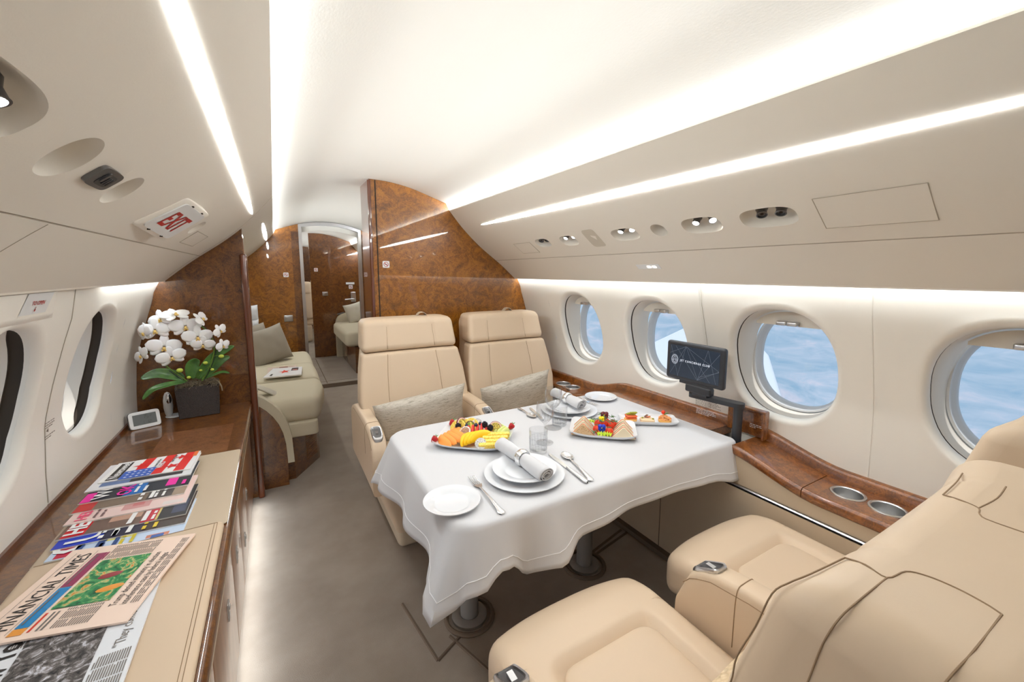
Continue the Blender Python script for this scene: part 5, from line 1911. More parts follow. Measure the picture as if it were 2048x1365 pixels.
# access panels: fine outline grooves
for side, ol, lb in ((1, [(0.357, 0.293), (0.581, 0.295), (0.581, 0.410), (0.357, 0.412)], 'rectangular access panel outlined in the right ceiling panel'),
                     (1, [(2.02, 0.33), (2.20, 0.33), (2.20, 0.42), (2.02, 0.42)], 'small access panel outline at the far end of the right ceiling panel'),
                     (-1, [(1.93, 0.36), (2.20, 0.36), (2.20, 0.43), (1.93, 0.43)], 'small access panel outline in the left ceiling panel past the exit sign')):
    t_ = thing('access_panel', lb, 'access panel', tuple(bin_pt(ol[0][0], ol[0][1], side)))
    o_ = bin_plate('panel_face', side, ol, 0.0003, 0.0009, 'panel', None, None, t_)
    mb = MB()
    P_ = [bin_pt(y, s, side, -0.0012) for y, s in ol]
    for a, b in zip(P_, P_[1:] + P_[:1]):
        mb.tube([a, b], 0.0011, 5)
    mb.build('outline', 'seam', t_)
# little lit emergency lens low on the right panel
t_ = thing('emergency_light', 'small rectangular emergency light lens low on the right side panel', 'light', tuple(bin_pt(1.32, 0.567, 1)))
bin_plate('lens', 1, [(1.255, 0.554), (1.385, 0.554), (1.385, 0.582), (1.255, 0.582)], 0.0, 0.0015, 'white', None, None, t_)
for yy in (1.285, 1.315):
    bin_plate('lit_bulb', 1, rq(yy, 0.568, 0.013, 0.009, 2.5), 0.0015, 0.0006, 'led2', None, None, t_)
# left panel: control plate
t_ = thing('control_plate', 'small dark metal control plate between the round recesses of the left panel', 'control panel', tuple(bin_pt(0.93, 0.352, -1)))
bin_plate('frame', -1, rq(0.930, 0.356, 0.044, 0.021, 5, 40), 0.0, 0.006, 'dkmetal', None, None, t_)
bin_plate('recess', -1, rq(0.934, 0.357, 0.025, 0.013, 5), 0.006, 0.0006, 'black', None, None, t_)
bin_plate('button', -1, rq(0.918, 0.352, 0.004, 0.010, 4), 0.0066, 0.002, 'dkmetal', None, None, t_)
for k in range(3):
    bin_plate('button', -1, rq(0.930 + 0.009 * k, 0.357, 0.0032, 0.008, 4), 0.0066, 0.002, 'black', None, None, t_)

# EXIT sign hanging under the left panel
t_ = thing('exit_sign', 'white EXIT sign with red letters on the left ceiling panel', 'sign', tuple(bin_pt(1.42, 0.36, -1)))
EA, EB = bin_pt(1.303, 0.42, -1, -0.004), bin_pt(1.378, 0.295, -1, -0.004)       # near edge, lower and upper corners
ED, EE = Vector((-0.271, 1.58, 1.388)), Vector((-0.161, 1.62, 1.475))                                       # far edge, lower and upper corners, standing off the panel
EN = (EE - EA).cross(ED - EB).normalized()
if EN.z > 0:
    EN = -EN


def ef(u, v, w):          # u along the cabin, v up the sign, w off its face
    u = u + 0.5; v = v + 0.5
    return EA.lerp(ED, u).lerp(EB.lerp(EE, u), v) + EN * w


ol = rrect_pts(0.5, 0.5, 11, 48)
mb = MB()
rows = [(1.06, -0.045), (1.05, -0.012), (1.02, -0.002), (0.97, 0.0), (0.5, 0.0), (0.01, 0.0)]
mb.add([ef(p * s_, q * s_, w) for s_, w in rows for p, q in ol], [(i * 48 + k, i * 48 + (k + 1) % 48, (i + 1) * 48 + (k + 1) % 48, (i + 1) * 48 + k) for i in range(len(rows) - 1) for k in range(48)])
mb.build('sign_housing', 'panel', t_, angle=40)
mb = MB(); mb.prism([(p * 0.80, q * 0.84) for p, q in ol], 0.003, lambda u, v, w: ef(u, v, 0.0002 + w)); face = mb.build('sign_face', 'frost', t_)
mb = MB()
mb.text('EXIT', lambda u, v: ef(-0.02 + u * 0.265, -0.235 + v * 0.60, 0.0042), 1.0, align='CENTER', bold=0.022)
mb.build('sign_text', 'red', t_, weld=False)
mb = MB()
for (u, v) in ((-0.2, 0.43), (0.2, 0.43), (-0.2, -0.43), (0.2, -0.43)):
    mb.box(ef(u, v, 0.002), (0.006, 0.006, 0.004))
mb.build('clip', 'gap', t_)

# emergency-exit handle cover on the left wall with its placard
t_ = thing('exit_handle_cover', 'cream moulded emergency exit handle cover on the left wall above the near window', 'cover', tuple(wall_pt(1.42, 1.15, -1)))


def hc(u, v):
    y = 0.86 + 0.74 * u; z = 1.262 - 0.085 * v
    k = min(1, min(u, 1 - u) * 9) * 1.0
    kk = math.sin(min(1.0, k) * PI / 2)
    prof = 0.025 * sstep(0.0, 0.12, v) * (1.0 - 0.35 * v) * (1 - sstep(0.86, 1.0, v))
    return wall_pt(y, z, -1, -0.001 - prof * kk)


mb = MB(); mb.grid(30, 14, hc); mb.build('cover', 'wall', t_, angle=60)
mb = MB()
pf = lambda u, v: wall_pt(1.385 + 0.13 * u - 0.02 * v, 1.250 - 0.05 * v, -1, -0.0265 + 0.006 * v)
mb.grid(6, 6, lambda a, b: pf(a, b)); pl = mb.build('placard', 'white', t_)
mb = MB()
pt_ = lambda u, v: Vector(pf(0.5 + u / 0.115, 0.5 - v / 0.05)) + Vector((0.0008, 0, 0))
mb.text('PULL HERE', pt_, 0.013, align='CENTER', bold=0.0003); a_ = len(mb.v)
mb.v = [tuple(Vector(p) + Vector((0, 0, 0.010))) for p in mb.v]
mb.text('TO OPEN', pt_, 0.013, align='CENTER', bold=0.0003)
mb.v = [tuple(Vector(p) + (Vector((0, 0, -0.003)) if i >= a_ else Vector())) for i, p in enumerate(mb.v)]
mb.poly([pt_(-0.001, -0.008), pt_(0.001, -0.008), pt_(0.001, -0.015), pt_(-0.001, -0.015)])
mb.poly([pt_(-0.004, -0.014), pt_(0.004, -0.014), pt_(0.0, -0.020)])
mb.build('placard_text', 'red', pl, weld=False)

# ------------------------------------------------------------------ grey sofa beyond the left partition
so = thing('sofa', 'pale grey-green fabric sofa along the left side beyond the wood partition', 'sofa', (-0.2, 3.8, 0))


def sofa_seat(p):
    # front edge bows and the near corner is rounded
    return Vector((p.x - 0.05 * sstep(3.25, 2.80, p.y) * sstep(-0.1, 0.26, p.x), p.y, p.z + 0.004 * math.sin(p.y * 9)))


for i, (a, b) in enumerate(((2.83, 3.42), (3.425, 4.02), (4.025, 4.62))):
    mb = MB(); mb.rbox((-0.14, (a + b) / 2, 0.435), (0.80, b - a, 0.155), (0.055, 0.02 if i else 0.05, 0.05), 8, warp=sofa_seat, puff=0.006)
    mb.build('seat_cushion', 'sofa', so, angle=60)
mb = MB(); mb.rbox((-0.20, 3.72, 0.32), (0.78, 1.80, 0.10), (0.03, 0.03, 0.012), 4); mb.build('seat_frame', 'sofa', so)
mb = MB(); mb.rbox((-0.55, 3.72, 0.68), (0.14, 1.84, 0.52), (0.05, 0.04, 0.05), 6, warp=lambda p: Vector((p.x - 0.12 * (p.z - 0.45), p.y, p.z))); mb.build('backrest', 'sofa', so, angle=60)
mb = MB()
ol = [(-0.62, 0.0), (0.06, 0.0), (0.20, 0.16), (0.20, 0.28), (-0.62, 0.28)]
mb.prism([(-0.60, 0.0), (0.030, 0.0), (0.215, 0.27), (-0.60, 0.27)], 0.0, lambda u, v, w: Vector((u, 2.85, v))) if False else None
plan = [(-0.60, 2.84), (0.045, 2.84), (0.205, 3.10), (0.205, 4.64), (-0.60, 4.64)]
mb.prism(plan, 0.275, lambda u, v, w: Vector((u, v, w)))
ba = mb.build('base', 'burl_dk', so)
# louvred vent let into the slanting face of the base
mb = MB()
A_, B_ = Vector((0.045, 2.84, 0)), Vector((0.205, 3.10, 0)); dv = (B_ - A_).normalized(); nv = Vector((dv.y, -dv.x, 0))
for k in range(16):
    z = 0.055 + k * 0.0125
    mb.prism([(0.14, 0), (0.27, 0), (0.27, 0.0045), (0.14, 0.0045)], 0.004, lambda u, v, w, z=z: A_ + dv * u + nv * (0.0005 + w) + Vector((0, 0, z + v)))
mb.build('vent_louvre', 'burl', ba)
# near arm: curved fabric-topped panel in veneer


def arm_outline(n_=12, y0=0):
    pts = []
    for k in range(n_ + 1):
        a = (PI / 2) * k / n_
        pts.append((-0.46 + 0.50 * math.sin(a) ** 0.9, 0.20 + 0.465 * math.cos(a) ** 0.75))
    return pts


for (ya, yb, nm) in ((2.77, 2.825, 'armrest'), (4.64, 4.72, 'armrest')):
    ao = arm_outline()
    outer = [(-0.62, 0.665)] + ao + [(0.04, 0.16)]
    inner = [(u - 0.045 if u > -0.5 else u, v - 0.045 if v > 0.2 else v) for u, v in outer]
    poly = [(-0.62, 0.0)] + [(-0.62, 0.62)] + [(u - 0.035, v - 0.035) for u, v in ao] + [(0.005, 0.0)]
    mb = MB(); mb.prism(poly, yb - ya - 0.004, lambda u, v, w: Vector((u, ya + 0.002 + w, v)))
    ar = mb.build(nm, 'burl_dk', so, angle=40)
    mb = MB()
    path = [(-0.62, 0.667)] + ao + [(0.042, 0.14)]
    path2 = [(-0.62, 0.632)] + [(u - 0.034, v - 0.034) for u, v in ao] + [(0.006, 0.14)]
    nn = len(path)
    vs = [Vector((u, y, v)) for y in (ya, yb) for u, v in path] + [Vector((u, y, v)) for y in (ya, yb) for u, v in path2]
    fs = []
    for i in range(nn - 1):
        fs += [(i, i + 1, nn + i + 1, nn + i), (2 * nn + i, 3 * nn + i, 3 * nn + i + 1, 2 * nn + i + 1), (i, 2 * nn + i, 2 * nn + i + 1, i + 1), (nn + i, nn + i + 1, 3 * nn + i + 1, 3 * nn + i)]
    mb.add(vs, fs); mb.build('arm_cap', 'sofa', ar, angle=50)
    # dark tray let into the top of the arm
    mb = MB()
    c = Vector((-0.20, (ya + yb) / 2, 0.0)); zt = interp(sorted([(u, v) for u, v in ao]), -0.20) + 0.004
    mb.rbox((c.x, c.y, zt), (0.16, 0.040, 0.012), (0.02, 0.018, 0.004), 4, rot=Matrix.Rotation(math.radians(16), 3, 'Y'))
    mb.build('arm_tray', 'chrome' if ya < 3 else 'dkmetal', ar)
make_cushion('scatter_cushion', 'grey velvet scatter cushion leaning on the sofa, front one', 0.35, 0.33, 0.15, 'cushion_grey', (-0.085, 4.16, 0.660), (math.radians(-14), math.radians(-11), math.radians(28)))
make_cushion('scatter_cushion', 'grey scatter cushion behind the front one, against the sofa back', 0.34, 0.33, 0.13, 'cushion_grey', (-0.215, 4.30, 0.67), (math.radians(-8), math.radians(-4), math.radians(40)))
make_cushion('rolled_pillow', 'pale white pillow at the back corner of the sofa, upper one', 0.16, 0.16, 0.13, 'white_pillow', (-0.225, 4.50, 0.92), (0, 0, 0.3))
make_cushion('rolled_pillow', 'pale white pillow standing at the back corner of the sofa, below the upper one', 0.16, 0.14, 0.13, 'white_pillow', (-0.225, 4.48, 0.80), (0, 0, 0.2))
# fringed throw over the near arm
mb = MB()


def thr(u, v):
    x = -0.30 + 0.27 * u; z = 0.66 - 0.15 * u ** 1.4
    y = 2.86 + 0.10 * v + 0.12 * u
    return Vector((x, y, z + 0.007 * math.sin(v * 22 + u * 3)))


mb.grid(20, 20, thr); th = mb.build('throw_blanket', 'cushion_grey2', None, angle=80, mods=[('SOLIDIFY', dict(thickness=0.004))])
tag(th, 'pale fringed throw folded over the near arm of the sofa', 'blanket')
mb = MB(); rnd = random.Random(2)
for k in range(16):
    p = thr(1, k / 15)
    mb.tube([p, p + Vector((0.012, rnd.uniform(-.008, .008), -0.014)), p + Vector((0.022 + rnd.uniform(0, .01), rnd.uniform(-.01, .01), -0.030))], 0.0016, 5)
mb.build('fringe', 'cushion_grey2', th)

# ------------------------------------------------------------------ second sofa and seats past the doorway
s2 = thing('sofa', 'pale sofa seen through the doorway on the right, in front of the far partition', 'sofa', (1.1, 6.1, 0.045))
mb = MB(); mb.rbox((1.10, 5.92, 0.48), (0.78, 1.20, 0.19), (0.06, 0.05, 0.05), 8, puff=0.006); mb.build('seat_cushion', 'sofa', s2, angle=60)
mb = MB(); mb.box((1.16, 5.92, 0.215), (0.68, 1.16, 0.33)); mb.build('base', 'burl_dk', s2)
mb = MB()
ao = [(1.55, 0.0 + 0.045)] + [(1.55, 0.70)] + [(0.92, 0.70), (0.84, 0.685), (0.79, 0.65), (0.765, 0.60), (0.75, 0.54), (0.75, 0.045)]
mb.prism(ao, 0.07, lambda u, v, w: Vector((u, 6.56 + w, v))); ar = mb.build('armrest', 'sofa', s2, angle=40)
mb = MB(); mb.rbox((0.83, 6.595, 0.692), (0.10, 0.05, 0.012), 0.004, 2, rot=Matrix.Rotation(math.radians(-14), 3, 'Y')); mb.build('arm_tray', 'dkmetal', ar)
make_cushion('scatter_cushion', 'pale grey scatter cushion on the sofa beyond the doorway', 0.32, 0.30, 0.12, 'cushion_grey2', (1.02, 6.35, 0.72), (math.radians(-10), math.radians(-14), 0.2))
for i, (x, y) in enumerate(((0.32, 8.2), (0.16, 9.0))):
    t_ = thing('leather_armchair', ('cream leather seat seen through the doorway left of the far partition, nearer one', 'cream leather seat seen through the doorway left of the far partition, farther one')[i], 'armchair', (x, y, 0.045))
    mb = MB(); mb.rbox((x, y, 0.80), (0.52, 0.15, 0.66), (0.05, 0.05, 0.05), 6, puff=0.01); mb.build('backrest', 'leather', t_, angle=60)
    mb = MB(); mb.rbox((x, y - 0.015, 1.02), (0.50, 0.16, 0.22), (0.05, 0.05, 0.05), 6, puff=0.008); mb.build('headrest', 'leather', t_, angle=60)
    mb = MB(); mb.rbox((x, y + 0.28, 0.43), (0.54, 0.60, 0.16), 0.04, 5); mb.build('seat', 'leather', t_, angle=60)
    mb = MB(); mb.rbox((x, y + 0.25, 0.21), (0.46, 0.56, 0.30), 0.04, 5); mb.build('base', 'leather2', t_, angle=60)

# ------------------------------------------------------------------ orchid in a square pot
M['petal'] = mat('orchid_petal', C8(240, 240, 242), 0.55, spec=0.2, sss=0.15)
M['lip'] = mat('orchid_lip', C8(224, 190, 110), 0.5)
M['stem'] = mat('green_stem', C8(96, 128, 46), 0.5)
M['oleaf'] = mat('orchid_leaf', C8(54, 96, 36), 0.35, coat=0.2)
t, o, _ = tex(M['oleaf'], 'noise', 30, 2); ramp(M['oleaf'], o, [(0.3, C8(44, 84, 32)), (0.7, C8(74, 118, 46))])
M['bud'] = mat('orchid_bud', C8(186, 202, 78), 0.5)
M['moss'] = mat('dry_moss', C8(138, 124, 102), 0.95)
M['pot'] = mat('shagreen_pot', C8(62, 52, 48), 0.42, spec=0.5)
t, o, _ = tex(M['pot'], 'voronoi', 420); bump(M['pot'], o, 0.8, 0.003); ramp(M['pot'], o, [(0.0, C8(92, 78, 70)), (0.5, C8(50, 42, 40))])
M['wire'] = mat('black_wire', C8(30, 30, 30), 0.5)

PC = Vector((-0.372, 2.585, CT))
orch = thing('potted_orchid', 'white orchid arching over a dark square pot on the left wood credenza', 'plant', tuple(PC))
mb = MB()
PR = Matrix.Rotation(math.radians(6), 3, 'Z')
W1, W2, H_ = 0.082, 0.090, 0.158
vs = []
for (w, z) in ((W1, 0.001), (W2, H_), (W2 - 0.008, H_), (W2 - 0.012, H_ - 0.03)):
    for a, b in ((-1, -1), (1, -1), (1, 1), (-1, 1)):
        vs.append(PC + PR @ Vector((a * w, b * w * 0.78, z)))
fs = [(3, 2, 1, 0)] + [(i * 4 + k, i * 4 + (k + 1) % 4, (i + 1) * 4 + (k + 1) % 4, (i + 1) * 4 + k) for i in range(3) for k in range(4)] + [(12, 13, 14, 15)]
mb.add(vs, fs); mb.build('pot', 'pot', orch, angle=30, mods=[('BEVEL', dict(width=0.003, segments=2))])
mb = MB(); rnd = random.Random(11)
for k in range(520):
    x, y = rnd.uniform(-0.086, 0.086), rnd.uniform(-0.07, 0.066)
    a = rnd.uniform(0, 2 * PI); L = rnd.uniform(0.012, 0.032)
    c = PC + PR @ Vector((x, y, H_ - 0.012 + rnd.uniform(0, 0.034) * (1 - (abs(x) / 0.1) ** 2)))
    dx = Vector((math.cos(a), math.sin(a), rnd.uniform(-.3, .5))) * L / 2
    mb.tube([c - dx, c + Vector((0, 0, rnd.uniform(0, .008))), c + dx], 0.00085, 3, cap=False)
tag(mb.build('moss', 'moss', orch, weld=False), kind='stuff')
mb = MB(); mb.tube(smooth_path([PC + Vector((0.05, -0.02, H_)), PC + Vector((0.085, -0.05, H_ + 0.018)), PC + Vector((0.105, -0.07, H_ - 0.01)), PC + Vector((0.108, -0.072, H_ - 0.035))], 5), 0.0030, 8); mb.build('aerial_root', 'moss', orch)
PY = 2.52


def P2(u, v, dy=0.0):
    """photo-plane helper: a point of the plant in the upright plane y = PY"""
    return Vector((-0.98603 + 0.0019389 * u - 0.00017904 * v, PY + dy, 2.68951 - 0.0024363 * v - 0.00015929 * u))


def leaf(pts, w, name='leaf', tilt=Vector((0, 0.35, 1))):
    mb = MB(); P_ = smooth_path(pts, 6); n_ = len(P_)

    def fn(a, b):
        i = min(n_ - 1, int(round(a * (n_ - 1)))); p = P_[i]
        d = (P_[min(i + 1, n_ - 1)] - P_[max(i - 1, 0)]).normalized()
        s_ = d.cross(tilt).normalized(); up = s_.cross(d)
        k = (math.sin(PI * min(1, (a * 0.93 + 0.07))) ** 0.6) * w
        c = (b - 0.5) * 2
        return p + s_ * c * k + up * (abs(c) ** 1.5) * k * 0.25
    mb.grid(n_ - 1, 8, fn)
    return mb.build(name, 'oleaf', orch, angle=80, mods=[('SOLIDIFY', dict(thickness=0.0016))])


B0 = (370, 757)
leaf([P2(365, 760), P2(345, 752), P2(315, 745, -0.03), P2(288, 752, -0.06)], 0.026, tilt=Vector((0.2, -1, 0.5)))
leaf([P2(370, 764, -0.02), P2(340, 766, -0.05), P2(312, 772, -0.08), P2(296, 788, -0.10)], 0.018, tilt=Vector((0, -0.6, 1)))
leaf([P2(380, 760), P2(382, 740), P2(388, 728), P2(398, 722, -0.01)], 0.030, tilt=Vector((0, -1, 0.1)))
leaf([P2(392, 760), P2(408, 738), P2(432, 712, 0.01), P2(470, 694, 0.02)], 0.024, tilt=Vector((0.4, -1, 0.3)))
leaf([P2(398, 760), P2(420, 742, 0.01), P2(440, 725, 0.02), P2(460, 718, 0.03)], 0.022, tilt=Vector((0.4, -1, 0.3)))
leaf([P2(405, 762), P2(425, 755, 0.0), P2(445, 749, 0.0), P2(461, 751, -0.01)], 0.012, tilt=Vector((0, -0.4, 1)))
mb = MB()
arcR = smooth_path([P2(402, 765), P2(418, 735), P2(427, 705), P2(424, 680), P2(412, 662), P2(395, 650), P2(375, 646), P2(350, 650), P2(338, 658)], 6)
arcL = smooth_path([P2(372, 765), P2(350, 748), P2(332, 734), P2(318, 716), P2(312, 706), P2(314, 690), P2(325, 672), P2(340, 656)], 6)
mb.tube(arcR, 0.0034, 8); mb.tube(arcL, 0.0034, 8); mb.build('stem', 'stem', orch)
mb = MB()
mb.tube([p + Vector((0.008, -0.004, 0.0)) for p in arcR[:30]], 0.0017, 6); mb.tube([p + Vector((-0.004, -0.004, -0.006)) for p in arcL[:26]], 0.0017, 6)
mb.build('support_wire', 'wire', orch)


def bloom(c, r, face, roll=0.0):
    """five petals, two of them broad, round a small yellow-brown lip"""
    z = Vector(face).normalized(); x = Vector((0, 0, 1)).cross(z).normalized(); y = z.cross(x)
    R_ = Matrix.Rotation(roll, 3, z)
    x = R_ @ x; y = R_ @ y
    mb = MB()
    specs = [(90, 1.0, 0.46, 0), (215, 0.95, 0.42, 0), (325, 0.95, 0.42, 0), (12, 1.12, 0.78, 0.003), (168, 1.12, 0.78, 0.003)]
    for (a, L, w, off) in specs:
        a = math.radians(a); d = x * math.cos(a) + y * math.sin(a); s_ = z.cross(d)

        def fn(u, v, d=d, s_=s_, L=L, w=w, off=off):
            k = math.sin(PI * (u ** (0.80 if w > 0.5 else 0.90))) ** 0.42 if 0 < u < 1 else 0
            b = (v - 0.5) * 2
            return c + d * (0.06 + 0.94 * u) * L * r + s_ * b * k * w * r * 0.62 + z * (off + r * (0.18 * u - 0.22 * u * u - 0.08 * b * b * k))
        mb.grid(8, 6, fn)
    bl = mb.build('flower', 'petal', orch, angle=80, mods=[('SOLIDIFY', dict(thickness=0.0008))])
    mb = MB()
    mb.ball(c + z * r * 0.16 - y * r * 0.10, (r * 0.11, r * 0.11, r * 0.14), 10)
    mb.ball(c + z * r * 0.14 - y * r * 0.24 + x * r * 0.09, r * 0.07, 8); mb.ball(c + z * r * 0.14 - y * r * 0.24 - x * r * 0.09, r * 0.07, 8)
    mb.build('flower_lip', 'lip', bl, angle=80)


FC = (0.16, -1, -0.05)
BL = [(370, 653, 26, (0.15, -1, 0.05), 0.05), (312, 661, 25, (-0.1, -1, 0), 0.1), (328, 694, 27, (0.25, -1, 0), -0.1), (342, 714, 24, (0.35, -1, -0.1), 0.2), (394, 674, 25, (0.2, -1, -0.05), 0.0),
      (405, 690, 20, (0.1, -1, -0.2), -0.1), (322, 640, 22, (-0.5, -1, 0.3), 0.4), (350, 630, 24, (0.2, -0.6, 1), 0.2), (292, 666, 21, (-0.9, -0.7, 0), 0.2), (286, 710, 20, (-0.9, -0.8, 0.1), 0.5),
      (402, 637, 18, (0.8, -0.5, 0.6), 0.6), (440, 661, 16, (0.9, -0.8, 0.1), 0.5), (446, 692, 16, (0.9, -0.8, 0.0), 0.2)]
for (u, v, r, fc, rl) in BL:
    bloom(P2(u, v, -0.015), r * 0.00235, fc, rl)
mb = MB()
for (a, b) in (((338, 656), (322, 645)), ((345, 655), (350, 638)), ((392, 650), (400, 640)), ((424, 668), (438, 662)), ((426, 692), (442, 691)), ((312, 706), (292, 706)), ((425, 715), (440, 713)), ((420, 728), (412, 730)), ((350, 748), (356, 742)), ((402, 748), (416, 736)), ((416, 736), (424, 740))):
    mb.tube([P2(*a), P2((a[0] + b[0]) / 2, (a[1] + b[1]) / 2 - 1, -0.008), P2(*b, -0.012)], 0.0016, 6)
mb.build('flower_stalk', 'stem', orch)
for (u, v, r) in ((443, 714, 0.0105), (410, 727, 0.009), (358, 741, 0.012), (424, 741, 0.007), (376, 756, 0.008), (400, 742, 0.006)):
    mb = MB(); mb.ball(P2(u, v, -0.015), (r * 1.15, r * 0.9, r * 0.9), 12); mb.build('bud', 'bud', orch)

# ------------------------------------------------------------------ clock and shaver-like sensor on the credenza
ck = thing('weather_clock', 'small white digital clock with a grey display leaning beside the wall on the credenza', 'clock', (-0.585, 2.50, CT))
K0 = Vector((-0.560, 2.46, CT + 0.002)); KU = Vector((0.93, 0.36, 0)).normalized(); KN = Vector((0.33, -0.86, 0.38)).normalized()
KU = (KU - KN * KU.dot(KN)).normalized(); KV = KN.cross(KU)
kf = lambda u, v, w=0: K0 + KU * u + KV * (v) + KN * w
mb = MB(); mb.prism([(p, q + 0.040) for p, q in rrect_pts(0.056, 0.040, 8, 40)], 0.014, lambda u, v, w: kf(u, v, -w)); mb.build('clock_body', 'white', ck, mods=[('BEVEL', dict(width=0.002, segments=2))])
mb = MB(); mb.prism([(p, q + 0.040) for p, q in rrect_pts(0.058, 0.042, 8, 40)], 0.006, lambda u, v, w: kf(u, v, -0.010 - w)); mb.build('clock_back', 'black', ck)
M['lcd'] = mat('lcd_grey', C8(92, 96, 96), 0.25)
mb = MB(); mb.prism([(-0.042, 0.016), (0.042, 0.016), (0.042, 0.066), (-0.042, 0.066)], 0.0006, lambda u, v, w: kf(u, v, 0.0002 + w)); dp = mb.build('clock_display', 'lcd', ck)
mb = MB()
seg7 = {'1': 'bc', '5': 'afgcd', '2': 'abged', '7': 'abc', '3': 'abgcd', '0': 'abcdef'}


def digit(mb, ch, x, y, h):
    w = h * 0.5; t2 = h * 0.09
    S = {'a': ((0, h), (w, h)), 'b': ((w, h), (w, h / 2)), 'c': ((w, h / 2), (w, 0)), 'd': ((0, 0), (w, 0)), 'e': ((0, 0), (0, h / 2)), 'f': ((0, h / 2), (0, h)), 'g': ((0, h / 2), (w, h / 2))}
    for k in seg7[ch]:
        (a, b), (c, d) = S[k]
        if b == d:
            q = [(a + t2, b - t2 / 2), (c - t2, b - t2 / 2), (c - t2, b + t2 / 2), (a + t2, b + t2 / 2)]
        else:
            q = [(a - t2 / 2, d + t2 / 2), (a + t2 / 2, d + t2 / 2), (a + t2 / 2, b - t2 / 2), (a - t2 / 2, b - t2 / 2)]
        mb.poly([kf(x + u, y + v, 0.0011) for u, v in q])


digit(mb, '1', -0.008, 0.044, 0.017); digit(mb, '5', 0.004, 0.044, 0.017); digit(mb, '2', 0.020, 0.049, 0.010)
digit(mb, '1', -0.012, 0.020, 0.014); digit(mb, '1', 0.004, 0.020, 0.014); digit(mb, '2', 0.014, 0.020, 0.014)
mb.build('clock_digits', 'ink', dp, weld=False)
sr = thing('desk_gadget', 'slim white oval device with a chrome tip on a round white foot beside the clock', 'device', (-0.50, 2.585, CT))
mb = MB(); mb.lathe([(0.0, 0.0005), (0.036, 0.0005), (0.038, 0.003), (0.034, 0.006), (0.0, 0.006)], (-0.478, 2.60, CT), 32); mb.build('foot', 'white', sr)
mb = MB(); mb.lathe([(0.0, 0.006), (0.012, 0.007), (0.016, 0.02), (0.0195, 0.05), (0.019, 0.085), (0.0155, 0.108), (0.009, 0.124), (0.0, 0.129)], (-0.500, 2.60, CT), 28, warp=lambda p, a: Vector((p.x, p.y * 0.85, p.z))); mb.build('device_body', 'white', sr, angle=60)
mb = MB(); mb.ball((-0.494, 2.588, CT + 0.094), (0.0115, 0.012, 0.026), 18); mb.build('chrome_tip', 'chrome', sr)

# ------------------------------------------------------------------ magazines fanned on the mat
IK = {}


def ink(r, g, b, rough=0.35):
    k = (r, g, b)
    if k not in IK:
        IK[k] = mat('print_%02x%02x%02x' % k, C8(r, g, b), rough, spec=0.4)
    return IK[k]


def magazine(label, tl, tr, br, bl, z, th, cover, blocks, texts, group='magazines fanned on the leather mat', marks=None):
    """a magazine lying flat: corners in world x,y (tl/tr = edge away from the camera); cover blocks in 0..1 coordinates
    u across the printed page from its own left, v up the page; printed top points left in the cabin"""
    t_ = thing('magazine', label, 'magazine', ((tl[0] + br[0]) / 2, (tl[1] + br[1]) / 2, z), group)
    TL, TR, BR, BL_ = [Vector((p[0], p[1], z)) for p in (tl, tr, br, bl)]

    def f(u, v, w=0.0):
        # u,v in 0..1: u from far edge to near edge reversed so text reads from the aisle; v from right (foot) to left (head)
        a = BR.lerp(TR, u); b = BL_.lerp(TL, u)
        p = a.lerp(b, v); return p + Vector((0, 0, w))
    mb = MB()
    vs = [f(0, 0, 0), f(1, 0, 0), f(1, 1, 0), f(0, 1, 0)]
    mb.prism([(0, 0), (1, 0), (1, 1), (0, 1)], th, lambda u, v, w: f(u, v, w))
    mb.build('pages', ink(236, 234, 230), t_)
    mb = MB(); mb.poly([f(0, 0, th + 0.0003), f(1, 0, th + 0.0003), f(1, 1, th + 0.0003), f(0, 1, th + 0.0003)])
    cv = mb.build('cover', ink(*cover), t_)
    mats = []; mb = MB()
    for i, (c, poly) in enumerate(blocks):
        m_ = ink(*c)
        if m_ not in mats: mats.append(m_)
        if len(poly) == 4 and not hasattr(poly[0], '__len__'):
            u0, v0, u1, v1 = poly; poly = [(u0, v0), (u1, v0), (u1, v1), (u0, v1)]
        mb.poly([f(u, v, th + 0.0005 + 0.00004 * i) for u, v in poly], mats.index(m_))
    W_ = (TR - BR).length; H2 = (BL_ - BR).length
    for (s, u, v, size, c, b) in texts:
        m_ = ink(*c)
        if m_ not in mats: mats.append(m_)
        if s.startswith('~'):      # cover lines too small to read in the photo: broken bars
            rows_ = int(s[1:])
            fine_print(mb, lambda x, y, u=u, v=v: f(u + x / W_, v + (y + size * 1.6 * (rows_ - 1)) / H2, th + 0.0022), rows_, size * 0.8, 0.075, mats.index(m_), seed=int(u * 100 + v * 1000))
            continue
        mb.text(s, lambda x, y, u=u, v=v: f(u + x / W_, v + y / H2, th + 0.0022), size, mats.index(m_), bold=b, sx=0.9)
    if mats:
        mb.build('cover_print', mats, cv, weld=False)
    return t_


def star(cx, cy, r, asp=1.0):
    return [(cx + (r if k % 2 == 0 else r * 0.42) * math.sin(PI * k / 5), cy + (r if k % 2 == 0 else r * 0.42) * math.cos(PI * k / 5) * asp) for k in range(10)]


ZM = CT + 0.006
XL, XR = -0.552, -0.272
Wn = 0.208
